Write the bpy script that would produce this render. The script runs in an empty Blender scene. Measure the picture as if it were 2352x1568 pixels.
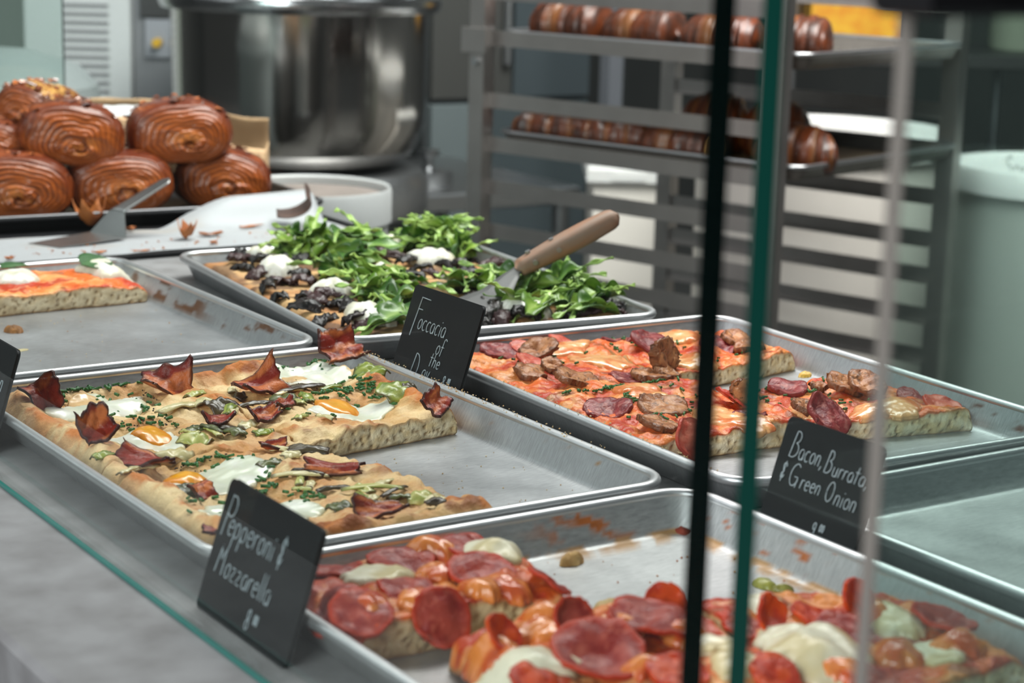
import bpy, math, random
import numpy as np
from mathutils import Vector, Matrix

# ------------------------------------------------------------------ camera
ZR = 0.946                                   # height of the tray rims above the floor
CO = bpy.context.scene.collection
IMW, IMH, FPX = 2352, 1568, 4492.3
CAM = np.array([-0.60925, -1.18804, 0.35901])
CR = np.array([0.83235, -0.55414, 0.0])      # refined below
_yaw, _pit, _rol = math.radians(33.6505), math.radians(12.4262), math.radians(1.5666)
CF = np.array([math.sin(_yaw)*math.cos(_pit), math.cos(_yaw)*math.cos(_pit), -math.sin(_pit)])
_r = np.array([math.cos(_yaw), -math.sin(_yaw), 0.0]); _u = np.cross(_r, CF)
CR = math.cos(_rol)*_r + math.sin(_rol)*_u
CU = -math.sin(_rol)*_r + math.cos(_rol)*_u
cam_data = bpy.data.cameras.new('camera'); cam = bpy.data.objects.new('camera', cam_data); CO.objects.link(cam)
M = Matrix([[CR[0], CU[0], -CF[0], CAM[0]], [CR[1], CU[1], -CF[1], CAM[1]], [CR[2], CU[2], -CF[2], CAM[2]+ZR], [0, 0, 0, 1]])
cam.matrix_world = M
cam_data.sensor_width = 36.0; cam_data.lens = 36.0*FPX/IMW
cam_data.clip_start = 0.02; cam_data.clip_end = 60
cam_data.dof.use_dof = True; cam_data.dof.focus_distance = 1.46; cam_data.dof.aperture_fstop = 8.5
cam_data.dof.aperture_blades = 9
sc = bpy.context.scene
sc.camera = cam
vs = sc.view_settings
vs.view_transform = 'Standard'; vs.look = 'None'; vs.gamma = 1.0; vs.use_curve_mapping = False
vs.exposure = -0.34

# ------------------------------------------------------------------ world and lights
wd = bpy.data.worlds.new('world'); sc.world = wd; wd.use_nodes = True
nt = wd.node_tree; nt.nodes.clear()
o_ = nt.nodes.new('ShaderNodeOutputWorld'); b_ = nt.nodes.new('ShaderNodeBackground')
tc = nt.nodes.new('ShaderNodeTexCoord'); sx = nt.nodes.new('ShaderNodeSeparateXYZ'); rp = nt.nodes.new('ShaderNodeValToRGB')
nt.links.new(tc.outputs['Generated'], sx.inputs[0]); nt.links.new(sx.outputs['Z'], rp.inputs[0])
rp.color_ramp.elements[0].position = 0.0; rp.color_ramp.elements[0].color = (0.10, 0.105, 0.105, 1)
rp.color_ramp.elements[1].position = 0.75; rp.color_ramp.elements[1].color = (0.62, 0.66, 0.70, 1)
nt.links.new(rp.outputs[0], b_.inputs[0]); b_.inputs[1].default_value = 0.46
nt.links.new(b_.outputs[0], o_.inputs[0])

def area(name, loc, target, sx_, sy_, power, col=(1, 1, 1)):
    d = bpy.data.lights.new(name, 'AREA'); d.shape = 'RECTANGLE'; d.size = sx_; d.size_y = sy_; d.energy = power; d.color = col
    o = bpy.data.objects.new(name, d); CO.objects.link(o)
    o.location = (loc[0], loc[1], loc[2]+ZR)
    v = Vector((target[0]-loc[0], target[1]-loc[1], target[2]-loc[2]))
    o.rotation_euler = v.to_track_quat('-Z', 'Y').to_euler()
    return o
area('ceiling_lamp_over_the_case', (0.40, 1.0, 1.75), (0.2, 0.15, 0), 2.2, 0.8, 31, (1.0, 0.985, 0.96))
area('shop_window_daylight', (-1.6, 2.2, 1.5), (0.2, 0.3, 0), 1.6, 1.4, 16, (0.93, 0.97, 1.0))
area('kitchen_ceiling_lamp', (1.35, 0.75, 1.85), (2.1, 2.2, -.2), 1.8, 1.4, 200, (1.0, 0.98, 0.95))
area('street_side_fill', (-3.2, -1.6, 1.3), (1.4, 2.2, 0), 2.2, 1.6, 165, (0.95, 0.98, 1.0))  # added unseen fill from the customer side, brightens kitchen fronts and cut faces

# ------------------------------------------------------------------ pixel helper: photograph pixel -> point in the place
def ray(px, py):
    return CF + CR*((px-IMW/2)/FPX) - CU*((py-IMH/2)/FPX)
def at(px, py, h=0.0):
    d = ray(px, py); t = (h-CAM[2])/d[2]; return CAM + t*d
def hit(px, py, ax, val):
    d = ray(px, py); t = (val-CAM[ax])/d[ax]; return CAM + t*d
def far(px, py, t):
    return CAM + t*ray(px, py)

# ------------------------------------------------------------------ numpy noise
def _h(ix, iy, s):
    n = (ix.astype(np.int64)*374761393 + iy.astype(np.int64)*668265263 + int(s)*974634541) & 0x7fffffff
    n = ((n ^ (n >> 13))*1274126177) & 0x7fffffff
    n = (n ^ (n >> 16)) & 0x7fffffff
    return n/float(0x7fffffff)
def vn(x, y, s=0):
    x = np.asarray(x, float); y = np.asarray(y, float)
    ix = np.floor(x); iy = np.floor(y); fx = x-ix; fy = y-iy
    fx = fx*fx*(3-2*fx); fy = fy*fy*(3-2*fy)
    a = _h(ix, iy, s); b = _h(ix+1, iy, s); c = _h(ix, iy+1, s); d = _h(ix+1, iy+1, s)
    return (a*(1-fx)+b*fx)*(1-fy)+(c*(1-fx)+d*fx)*fy
def fbm(x, y, s=0, o=4, g=0.5):
    v = 0; a = 1; t = 0
    for k in range(o):
        v = v+a*vn(np.asarray(x)*2**k+k*17.3, np.asarray(y)*2**k-k*9.1, s+k*7); t += a; a *= g
    return v/t
def worley(x, y, s=0):
    x = np.asarray(x, float); y = np.asarray(y, float); ix = np.floor(x); iy = np.floor(y); best = np.full(x.shape, 9.0)
    for dx in (-1, 0, 1):
        for dy in (-1, 0, 1):
            cx = ix+dx; cy = iy+dy
            px = cx+_h(cx, cy, s); py = cy+_h(cx, cy, s+91)
            best = np.minimum(best, (px-x)**2+(py-y)**2)
    return np.sqrt(best)
def sst(a, b, x):
    t = np.clip((np.asarray(x, float)-a)/(b-a), 0, 1); return t*t*(3-2*t)
def rgb(*c):
    c = np.array(c, float)/255.0
    return np.where(c <= 0.04045, c/12.92, ((c+0.055)/1.055)**2.4)
def mixc(a, b, t):
    t = np.asarray(t, float)[..., None]; return np.asarray(a)*(1-t)+np.asarray(b)*t

# ------------------------------------------------------------------ materials
MATS = {}
def mat(name, col=(0.5, 0.5, 0.5), rough=0.5, metal=0.0, attr=False, bump=0.0, bscale=300.0, spec=0.5, sss=0.0, coat=0.0,
        nscale=0.0, ncol=None, namt=0.5, rvar=0.0, trans=0.0, stretch=None):
    if name in MATS: return MATS[name]
    m = bpy.data.materials.new(name); m.use_nodes = True; n = m.node_tree.nodes; l = m.node_tree.links
    p = n['Principled BSDF']
    p.inputs['Base Color'].default_value = (*col, 1); p.inputs['Roughness'].default_value = rough
    p.inputs['Metallic'].default_value = metal; p.inputs['Specular IOR Level'].default_value = spec
    p.inputs['Coat Weight'].default_value = coat; p.inputs['Coat Roughness'].default_value = 0.12
    if sss:
        p.inputs['Subsurface Weight'].default_value = sss; p.inputs['Subsurface Radius'].default_value = (1, .6, .35); p.inputs['Subsurface Scale'].default_value = 0.004
    src = None
    co = n.new('ShaderNodeTexCoord')
    vec = co.outputs['Object']
    if stretch:
        mp = n.new('ShaderNodeMapping'); mp.inputs['Scale'].default_value = stretch; l.new(vec, mp.inputs[0]); vec = mp.outputs[0]
    if attr:
        a = n.new('ShaderNodeAttribute'); a.attribute_name = 'Col'; src = a.outputs['Color']
    if nscale:
        t = n.new('ShaderNodeTexNoise'); t.inputs['Scale'].default_value = nscale; t.inputs['Detail'].default_value = 5; l.new(vec, t.inputs['Vector'])
        r = n.new('ShaderNodeMapRange'); r.inputs[1].default_value = 0.35; r.inputs[2].default_value = 0.7; l.new(t.outputs['Fac'], r.inputs[0])
        mu = n.new('ShaderNodeMath'); mu.operation = 'MULTIPLY'; mu.inputs[1].default_value = namt; l.new(r.outputs[0], mu.inputs[0])
        mx = n.new('ShaderNodeMix'); mx.data_type = 'RGBA'
        l.new(mu.outputs[0], mx.inputs['Factor'])
        if src is not None: l.new(src, mx.inputs[6])
        else: mx.inputs[6].default_value = (*col, 1)
        mx.inputs[7].default_value = (*(ncol if ncol is not None else [c*0.6 for c in col]), 1)
        src = mx.outputs[2]
        if rvar:
            ma = n.new('ShaderNodeMath'); ma.operation = 'MULTIPLY_ADD'; ma.inputs[1].default_value = rvar; ma.inputs[2].default_value = rough
            l.new(r.outputs[0], ma.inputs[0]); l.new(ma.outputs[0], p.inputs['Roughness'])
    if src is not None: l.new(src, p.inputs['Base Color'])
    if bump:
        t2 = n.new('ShaderNodeTexNoise'); t2.inputs['Scale'].default_value = bscale; t2.inputs['Detail'].default_value = 4; l.new(vec, t2.inputs['Vector'])
        bp = n.new('ShaderNodeBump'); bp.inputs['Strength'].default_value = bump; bp.inputs['Distance'].default_value = 0.002
        l.new(t2.outputs['Fac'], bp.inputs['Height']); l.new(bp.outputs[0], p.inputs['Normal'])
    MATS[name] = m; return m

def glassmat(name, tint, refl=0.6, rough=0.0):
    m = bpy.data.materials.new(name); m.use_nodes = True; n = m.node_tree.nodes; l = m.node_tree.links; n.clear()
    o = n.new('ShaderNodeOutputMaterial'); t = n.new('ShaderNodeBsdfTransparent'); g = n.new('ShaderNodeBsdfGlossy'); x = n.new('ShaderNodeMixShader')
    f = n.new('ShaderNodeFresnel'); f.inputs['IOR'].default_value = 1.45; mu = n.new('ShaderNodeMath'); mu.operation = 'MULTIPLY'; mu.inputs[1].default_value = refl
    t.inputs[0].default_value = (*tint, 1); g.inputs['Roughness'].default_value = rough; g.inputs[0].default_value = (1, 1, 1, 1)
    l.new(f.outputs[0], mu.inputs[0]); l.new(mu.outputs[0], x.inputs[0]); l.new(t.outputs[0], x.inputs[1]); l.new(g.outputs[0], x.inputs[2]); l.new(x.outputs[0], o.inputs[0])
    return m

# ------------------------------------------------------------------ mesh helpers
def mk(name, V, F, m, parent=None, col=None, smooth=True, loc=None):
    V = np.asarray(V, np.float32).reshape(-1, 3)
    me = bpy.data.meshes.new(name)
    if isinstance(F, np.ndarray) and F.ndim == 2:
        k = F.shape[1]; nf = len(F)
        me.vertices.add(len(V)); me.vertices.foreach_set('co', V.ravel())
        me.loops.add(nf*k); me.loops.foreach_set('vertex_index', F.astype(np.int32).ravel())
        me.polygons.add(nf); me.polygons.foreach_set('loop_start', np.arange(0, nf*k, k, dtype=np.int32))
        me.update(calc_edges=True)
    else:
        me.from_pydata([tuple(map(float, v)) for v in V], [], [tuple(map(int, f)) for f in F])
    me.validate()
    me.polygons.foreach_set('use_smooth', np.full(len(me.polygons), bool(smooth)))
    if col is not None:
        c = np.ones((len(V), 4), np.float32); c[:, :3] = np.asarray(col, np.float32).reshape(-1, 3)
        a = me.color_attributes.new('Col', 'FLOAT_COLOR', 'POINT'); a.data.foreach_set('color', c.ravel())
    if m is not None: me.materials.append(m)
    o = bpy.data.objects.new(name, me); CO.objects.link(o)
    if parent is not None: o.parent = parent
    if loc is not None: o.location = loc
    return o
def tag(o, label=None, cat=None, group=None, kind=None):
    if label: o['label'] = label
    if cat: o['category'] = cat
    if group: o['group'] = group
    if kind: o['kind'] = kind
    return o
def thing(name, loc, rz=0.0, label=None, cat=None, group=None):
    o = bpy.data.objects.new(name, None); CO.objects.link(o); o.empty_display_size = 0.02
    o.location = (loc[0], loc[1], loc[2]+ZR); o.rotation_euler = (0, 0, rz)
    return tag(o, label, cat, group)
def gridf(nu, nv, wrapv=False):
    i = np.arange(nu-1)[:, None]; j = np.arange(nv if wrapv else nv-1)[None, :]
    j2 = (j+1) % nv
    return np.stack([i*nv+j, (i+1)*nv+j, (i+1)*nv+j2, i*nv+j2], -1).reshape(-1, 4)
def sheet_vf(P, t):
    """closed thin solid from a grid of mid points P (nu,nv,3); t thickness (scalar or grid)"""
    nu, nv = P.shape[:2]
    du = np.gradient(P, axis=0); dv = np.gradient(P, axis=1)
    n = np.cross(du, dv); n /= (np.linalg.norm(n, axis=-1, keepdims=True)+1e-12)
    t = np.asarray(t)*np.ones((nu, nv)); t = t[..., None]
    V = np.concatenate([(P+n*t/2).reshape(-1, 3), (P-n*t/2).reshape(-1, 3)])
    return V, close_f(nu, nv)
def close_f(nu, nv):
    N = nu*nv; f = gridf(nu, nv)
    F = [f, f[:, ::-1]+N]
    idx = np.arange(N).reshape(nu, nv)
    loop = np.concatenate([idx[0, :-1], idx[:-1, -1], idx[-1, ::-1][:-1], idx[::-1, 0][:-1]])
    l2 = np.roll(loop, -1)
    F.append(np.stack([loop, l2, l2+N, loop+N], -1))
    return np.concatenate(F)
def disc(n):
    """square grid mapped to the unit disc"""
    u, v = np.meshgrid(np.linspace(-1, 1, n), np.linspace(-1, 1, n), indexing='ij')
    return u*np.sqrt(1-v*v/2), v*np.sqrt(1-u*u/2)
def box_vf(x0, x1, y0, y1, z0, z1, bev=0.0):
    if bev <= 0:
        V = [(x, y, z) for z in (z0, z1) for x, y in ((x0, y0), (x1, y0), (x1, y1), (x0, y1))]
        F = [(3, 2, 1, 0), (4, 5, 6, 7), (0, 1, 5, 4), (1, 2, 6, 5), (2, 3, 7, 6), (3, 0, 4, 7)]
        return V, F
    b = bev; V = []; F = []
    for z, i in ((z0, b), (z0+b, 0), (z1-b, 0), (z1, b)):
        V += [(x0+i+b*(i == 0)*0, y0+i, z), (x1-i, y0+i, z), (x1-i, y1-i, z), (x0+i, y1-i, z)]
    for k in range(3):
        for j in range(4): F.append((k*4+j, k*4+(j+1) % 4, k*4+4+(j+1) % 4, k*4+4+j))
    F += [(3, 2, 1, 0), (12, 13, 14, 15)]
    return V, F
class MB:
    def __init__(s): s.V = []; s.F = []; s.C = []
    def add(s, V, F, c=None):
        o = len(s.V); V = [tuple(map(float, v)) for v in np.asarray(V).reshape(-1, 3)]
        s.V += V; s.F += [tuple(int(i)+o for i in f) for f in F]
        if c is not None: s.C += [tuple(c)]*len(V) if np.ndim(c) == 1 else [tuple(q) for q in c]
        return s
    def box(s, x0, x1, y0, y1, z0, z1, bev=0.0, c=None): return s.add(*box_vf(x0, x1, y0, y1, z0, z1, bev), c)
    def tube(s, pts, r, n=8, c=None, cap=True):
        pts = np.asarray(pts, float); k = len(pts); r = np.asarray(r)*np.ones(k)
        T = np.gradient(pts, axis=0); T /= np.linalg.norm(T, axis=1, keepdims=True)+1e-12
        up = np.array([0, 0, 1.0]) if abs(T[0][2]) < .9 else np.array([1.0, 0, 0])
        V = []
        for i in range(k):
            a = np.cross(T[i], up); a /= np.linalg.norm(a)+1e-12; b = np.cross(T[i], a); 
            th = np.arange(n)*2*math.pi/n
            V.append(pts[i]+r[i]*(np.cos(th)[:, None]*a+np.sin(th)[:, None]*b)); 
        F = [tuple(f[::-1]) for f in gridf(k, n, True)]
        if cap: F += [tuple(range(n)), tuple(range((k-1)*n, k*n))[::-1]]
        return s.add(np.concatenate(V), F, c)
    def lathe(s, prof, n=48, c=None, cx=0, cy=0):
        prof = np.asarray(prof, float); th = np.arange(n)*2*math.pi/n
        V = np.stack([cx+prof[:, None, 0]*np.cos(th), cy+prof[:, None, 0]*np.sin(th), prof[:, None, 1]+0*th], -1).reshape(-1, 3)
        return s.add(V, gridf(len(prof), n, True)[:, ::-1], c)
    def build(s, name, m, parent=None, smooth=False, loc=None):
        return mk(name, s.V, s.F, m, parent, s.C if s.C else None, smooth, loc)
def smooth_angle(o, deg=35):
    me = o.data
    me.polygons.foreach_set('use_smooth', np.ones(len(me.polygons), bool))
    try: me.set_sharp_from_angle(angle=math.radians(deg))
    except Exception: pass
    return o
# ------------------------------------------------------------------ shared materials
def alu(name, base, rough, sc_=60, stretch=(1, 1, 1)):
    m = bpy.data.materials.new(name); m.use_nodes = True; n = m.node_tree.nodes; l = m.node_tree.links; p = n['Principled BSDF']
    a = n.new('ShaderNodeAttribute'); a.attribute_name = 'Col'; co = n.new('ShaderNodeTexCoord')
    mp = n.new('ShaderNodeMapping'); mp.inputs['Scale'].default_value = stretch; l.new(co.outputs['Object'], mp.inputs[0])
    t = n.new('ShaderNodeTexNoise'); t.inputs['Scale'].default_value = sc_; t.inputs['Detail'].default_value = 8; t.inputs['Roughness'].default_value = .65; l.new(mp.outputs[0], t.inputs['Vector'])
    t2 = n.new('ShaderNodeTexNoise'); t2.inputs['Scale'].default_value = 14; t2.inputs['Detail'].default_value = 5; l.new(co.outputs['Object'], t2.inputs['Vector'])
    r = n.new('ShaderNodeMapRange'); r.inputs[1].default_value = .3; r.inputs[2].default_value = .7; r.inputs[3].default_value = rough-.07; r.inputs[4].default_value = rough+.10; l.new(t2.outputs['Fac'], r.inputs[0])
    k = n.new('ShaderNodeMapRange'); k.inputs[1].default_value = .25; k.inputs[2].default_value = .75; k.inputs[3].default_value = .70; k.inputs[4].default_value = 1.16; l.new(t.outputs['Fac'], k.inputs[0])
    mx = n.new('ShaderNodeMix'); mx.data_type = 'RGBA'; mx.blend_type = 'MULTIPLY'; mx.inputs['Factor'].default_value = 1
    l.new(a.outputs['Color'], mx.inputs[6]); cc = n.new('ShaderNodeCombineColor')
    for i in range(3): l.new(k.outputs[0], cc.inputs[i])
    l.new(cc.outputs[0], mx.inputs[7]); l.new(mx.outputs[2], p.inputs['Base Color'])
    l.new(a.outputs['Alpha'], p.inputs['Metallic']); l.new(r.outputs[0], p.inputs['Roughness'])
    b = n.new('ShaderNodeBump'); b.inputs['Strength'].default_value = .12; b.inputs['Distance'].default_value = .001; l.new(t.outputs['Fac'], b.inputs['Height']); l.new(b.outputs[0], p.inputs['Normal'])
    return m
ALU = alu('aluminium_sheet_pan', None, .40, 110, (1, 7, 1))
RIMM = mat('aluminium_rim', (.62, .63, .64), .38, .85, nscale=50, ncol=(.5, .51, .52), namt=.5)
STEEL = mat('brushed_steel', (.55, .56, .57), .30, 1.0, nscale=20, ncol=(.45, .46, .47), stretch=(1, 1, 12))
STEELD = mat('dull_steel', (.42, .43, .44), .42, 1.0, nscale=14, ncol=(.33, .33, .34))
RACKM = mat('rack_aluminium', (.43, .40, .385), .42, 1.0, nscale=18, ncol=(.34, .315, .30))
WHITEP = mat('white_plastic', tuple(rgb(214, 214, 212)), .45, sss=.05)
BINP = mat('cloudy_white_plastic', tuple(rgb(226, 220, 212)), .5)
BLACKM = mat('black_sheet_metal', (.018, .018, .02), .45, .6)
CHALK = mat('chalkboard', (.009, .0095, .0105), .6, nscale=9, ncol=(.016, .017, .018), namt=.7, spec=.22)
CHALKW = mat('chalk_marker', tuple(rgb(178, 190, 196)), .8, nscale=900, ncol=(.22, .25, .27), namt=.6)

# ------------------------------------------------------------------ counter, floor, walls
def struct(o): o['kind'] = 'structure'; return o
COUNTM = mat('grey_stone_counter', tuple(rgb(138, 138, 139)), .55, nscale=26, ncol=tuple(rgb(106, 104, 104)), namt=.85, bump=.05, bscale=500)
cz = ZR-.0262
mb = MB().box(-.287, .535, -2.2, 1.66, cz-.034, cz, .004)
counter = mb.build('counter_top', COUNTM, smooth=False)
tag(counter, 'grey stone-look counter slab that carries all the sheet pans', 'counter')
bod = MB().box(-.255, .52, -2.2, 1.64, .0, cz-.034).build('cabinet_body', mat('dark_cabinet', (.035, .032, .03), .6), smooth=False)
bod.parent = counter
FLM = mat('floor_tiles', tuple(rgb(92, 92, 90)), .5, nscale=6, ncol=tuple(rgb(70, 70, 70)))
struct(mk('floor', *box_vf(-5, 7, -5, 8, -.1, 0), FLM, smooth=False))
WALLM = mat('kitchen_wall', tuple(rgb(78, 80, 79)), .6, nscale=2.2, ncol=tuple(rgb(58, 62, 64)))
struct(mk('wall_back', *box_vf(-5, 7, 6.0, 6.1, 0, 3.2), WALLM, smooth=False))
struct(mk('wall_right', *box_vf(5.2, 5.3, -5, 6.0, 0, 3.2), WALLM, smooth=False))

# ------------------------------------------------------------------ glass of the case
XG = -.1904
GREEN = mat('green_glass_edge', (.002, .036, .027), .15, spec=.4)
DARKG = mat('dark_glass_edge', (.0015, .006, .0055), .15, spec=.3)
def pane(name, x0, x1, y0, y1, z0, z1, gm, label, edges, emat):
    t = thing(name, ((x0+x1)/2, (y0+y1)/2, z0), 0, label, 'glass panel')
    cx, cy = (x0+x1)/2, (y0+y1)/2
    V, F = box_vf(x0-cx, x1-cx, y0-cy, y1-cy, 0, z1-z0)
    side = {'-y': 2, '+x': 3, '+y': 4, '-x': 5, 'b': 0, 't': 1}
    keep = [f for i, f in enumerate(F) if i not in [side[e] for e in edges]]
    mk('glass_sheet', V, keep, gm, t, smooth=False)
    for e in edges:
        f = F[side[e]]; vv = [V[i] for i in f]
        nrm = {'-y': (0, -1, 0), '+y': (0, 1, 0), '+x': (1, 0, 0), '-x': (-1, 0, 0), 'b': (0, 0, -1), 't': (0, 0, 1)}[e]
        q = [tuple(np.array(v)+np.array(nrm)*.0006) for v in vv]
        W_ = vv+q
        mk('polished_edge', W_, [(4, 5, 6, 7), (3, 2, 1, 0), (0, 1, 5, 4), (1, 2, 6, 5), (2, 3, 7, 6), (3, 0, 4, 7)], emat, t, smooth=False)
    return t
G1 = glassmat('clear_front_glass', (.94, .962, .953), .10)
G2 = glassmat('clear_fin_glass', (.965, .975, .97), .08)
G3 = glassmat('green_tinted_end_glass', (.80, .90, .875), .30)
GZ0, GZ1 = -.0262, .52
p1 = pane('front_glass_panel', XG-.005, XG+.005, -.6795, 1.60, GZ0+.001, GZ1, G1, 'long clear front glass panel whose foot shows as a green line on the counter', ['-y'], DARKG)
mk('bottom_edge', *box_vf(-.0064, -.0040, -1.1397, 1.1397, -.0008, .0014), mat('green_glass_foot', (.022, .16, .135), .2), p1, smooth=False)
p2 = pane('end_glass_panel', XG-.005, XG+.46, -.716, -.706, .028, GZ1, G2, 'clear glass fin just beside the black edge, showing one dark green polished edge', ['-x'], GREEN)
p3 = pane('divider_glass_panel', XG-.003, XG+.46, -.7705, -.7645, GZ0+.001, GZ1, G3, 'green-tinted end glass panel with a pale polished edge, covering the empty pan', ['-x'],
          mat('pale_glass_edge', (.22, .20, .18), .3, spec=.4))
# clamp that holds the end panel
_c = hit(2150, 8, 1, -.775)
cl = thing('glass_clamp', (_c[0], -.775, _c[2]), 0, 'black metal clamp at the top of the green-tinted glass panel', 'clamp')
MB().box(-.022, .022, -.02, .0035, -.003, .03, .002).build('clamp_body', BLACKM, cl)
MB().tube([(0, -.02, .012), (0, -.026, .012)], .008, 14).build('screw_cap', BLACKM, cl)
# rear-left pane, only its thin edge shows
_e = hit(145, 110, 1, 1.62)
p4 = pane('far_glass_panel', XG+.02, _e[0], 1.616, 1.622, GZ0+.001, GZ1, glassmat('far_glass', (.86, .92, .90), .5), 'far end glass panel behind the pastry stack with a thin dark edge', ['+x'], mat('grey_glass_edge', (.02, .03, .03), .3))

# ------------------------------------------------------------------ sheet pans
def rrect(hx, hy, r, step=.004, nc=9):
    pts = []
    cs = [(hx-r, hy-r, 0), (-hx+r, hy-r, 90), (-hx+r, -hy+r, 180), (hx-r, -hy+r, 270)]
    for k, (cx, cy, a0) in enumerate(cs):
        for i in range(nc):
            a = math.radians(a0+90*i/(nc-1)); pts.append((cx+r*math.cos(a), cy+r*math.sin(a)))
        nx = cs[(k+1) % 4]; a = math.radians(nx[2]); e = np.array((nx[0]+r*math.cos(a), nx[1]+r*math.sin(a))); s = np.array(pts[-1])
        L = np.linalg.norm(e-s); n = max(2, int(L/step))
        for i in range(1, n): pts.append(tuple(s+(e-s)*i/n))
    return np.array(pts)
def inset_loop(hx, hy, r, ins, step=.004):
    base = rrect(hx, hy, r, step)
    r2 = max(r-ins, .001)
    return rrect_like(base, hx, hy, r, ins)
def rrect_like(base, hx, hy, r, ins):
    out = base.copy()
    for i, (x, y) in enumerate(base):
        cx = min(max(x, -hx+r), hx-r); cy = min(max(y, -hy+r), hy-r)
        d = np.array((x-cx, y-cy)); L = np.linalg.norm(d)
        out[i] = (x-d[0]/L*ins, y-d[1]/L*ins)
    return out
def sheet_pan(center, rz, label, hx=.165, hy=.2275, stain=None, seed=0, depth=.0255, name='sheet_pan', m=None, rimm=None, cat='sheet pan', base=(.40, .41, .42), group='half sheet pans on the counter', rc=.03):
    t = thing(name, (center[0], center[1], center[2] if len(center) > 2 else 0.0), rz, label, cat, group)
    m = m or ALU; rimm = rimm or RIMM
    D = depth
    rows = [(.0065, -.0035)]
    for k in range(1, 8): rows.append((.0065+.0095*k/7, -.0035-(D-.0075)*k/7))
    rows += [(.0172, -D+.0018), (.0195, -D+.0005), (.0225, -D)]
    b = rrect(hx, hy, rc, .004)
    loops = [np.c_[rrect_like(b, hx, hy, rc, i_), np.full(len(b), z_)] for i_, z_ in rows]
    # floor loops
    n = len(b)
    inner = loops[-1]
    for s_ in (.93, .8, .6, .35): loops.append(np.c_[inner[:, :2]*s_, np.full(n, -D)])
    # outside: under the rim, down and under the floor
    out = []
    for i_, z_ in ((.0055, -.0045), (.0148, -D+.001), (.021, -D-.0007), (.06, -D-.0007)): out.append(np.c_[rrect_like(b, hx, hy, rc, i_), np.full(n, z_)])
    V = np.concatenate(loops); F = gridf(len(loops), n, True)
    k0 = (len(loops)-1)*n
    Vo = np.concatenate(out); Fo = gridf(len(out), n, True)[:, ::-1]+len(V)
    faces = [tuple(f) for f in F]+[tuple(f) for f in Fo]+[(k0+(i+1) % n, k0+i, len(V)+4*n) for i in range(n)]+[tuple(range(len(V)+3*n, len(V)+4*n))[::-1]]
    VV = np.concatenate([V, Vo, [[0, 0, -D]]])
    col = np.ones((len(VV), 4)); col[:, :3] = base; col[:, 3] = .72
    d = .88+.2*fbm(VV[:, 0]*30+seed, VV[:, 1]*30, seed, 3)
    col[:, :3] *= d[:, None]
    if stain is not None:
        w, c = stain(VV); w = np.clip(w, 0, 1)
        w[len(V):] = 0
        col[:, :3] = col[:, :3]*(1-w[:, None])+np.asarray(c)*w[:, None]; col[:, 3] = .72*(1-w*.95)
    o = mk('pan_body', VV, faces, m, t, None, True)
    a = o.data.color_attributes.new('Col', 'FLOAT_COLOR', 'POINT'); a.data.foreach_set('color', col.astype(np.float32).ravel())
    # rolled rim bead
    rr = .0037; th = np.arange(10)*2*math.pi/10
    L = [np.c_[rrect_like(b, hx, hy, rc, rr-rr*math.cos(a_)), np.full(n, -rr+rr*math.sin(a_))] for a_ in th]
    Vr = np.stack(L, 0).reshape(-1, 3); k = len(th)
    i = np.arange(k)[:, None]; j = np.arange(n)[None, :]
    Fr = np.stack([i*n+j, i*n+(j+1) % n, ((i+1) % k)*n+(j+1) % n, ((i+1) % k)*n+j], -1).reshape(-1, 4)[:, ::-1]
    mk('rolled_rim', Vr, Fr, rimm, t)
    return t
PA = (0.0, 0.0, 0.0); PB = (-.0104, .4717, 0.0); PC = (.3537, .4528, math.radians(-5.8)); PD = (.3652, -.0325, math.radians(-2.0)); PE = (.0013, -.4649, math.radians(.2)); PF = (.3611, -.5042, 0.0)
BROWN = rgb(92, 58, 34); ORANGE = rgb(170, 92, 30)
def st_wall(seed, side, lo, hi, amt=.55, c=BROWN, f=60):
    """baked-on residue along one wall (side '+x', '+y', '-x'); strongest between lo..hi along it"""
    def fn(V):
        x, y, z = V.T
        if side == '+x': wall = (x > .139); s = y
        elif side == '-x': wall = (x < -.139); s = y
        else: wall = (y > .20); s = x
        n = fbm(s*f, z*f*2.2+x*20, seed, 4)
        w = sst(amt, amt+.10, n)*wall*sst(lo-.03, lo+.03, s)*(1-sst(hi-.03, hi+.03, s))*sst(-.0245, -.02, z)
        return w, c
    return fn
def st_mix(*fs):
    def fn(V):
        W = np.zeros(len(V)); Cc = np.zeros((len(V), 3))
        for f in fs:
            w, c = f(V); w = np.clip(w, 0, 1)
            Cc = Cc*(1-w[:, None])+np.asarray(c)*w[:, None]; W = np.maximum(W, w)
        return W, Cc/np.maximum(W, 1e-6)[:, None]*np.minimum(1, W)[:, None]*0+np.where(W[:, None] > 0, Cc/np.maximum(W, .05)[:, None], 0).clip(0, 1)
    return fn
def st_line(seed, c=rgb(176, 128, 62)):
    def fn(V):
        x, y, z = V.T
        r = (z < -.0228)*((np.abs(x) > .139) | (np.abs(y) > .2015))
        return r*sst(.42, .6, fbm(x*80, y*80, seed, 3))*.9, c
    return fn
panA = sheet_pan((PA[0], PA[1], 0), PA[2], 'sheet pan holding the egg and bacon pizza slices', seed=1, stain=st_wall(3, '+x', -.2, .2, .74, rgb(150, 110, 60), 120))
panB = sheet_pan((PB[0], PB[1], 0), PB[2], 'sheet pan with one tomato slice at its back and a brown-stained side wall', seed=2, stain=st_mix(st_wall(5, '+x', -.02, .2, .47, BROWN, 45), st_wall(8, '+x', -.22, .0, .62, BROWN, 70)))
panC = sheet_pan((PC[0], PC[1], 0), PC[2], 'sheet pan filled with the arugula and mushroom focaccia', seed=3)
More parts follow.
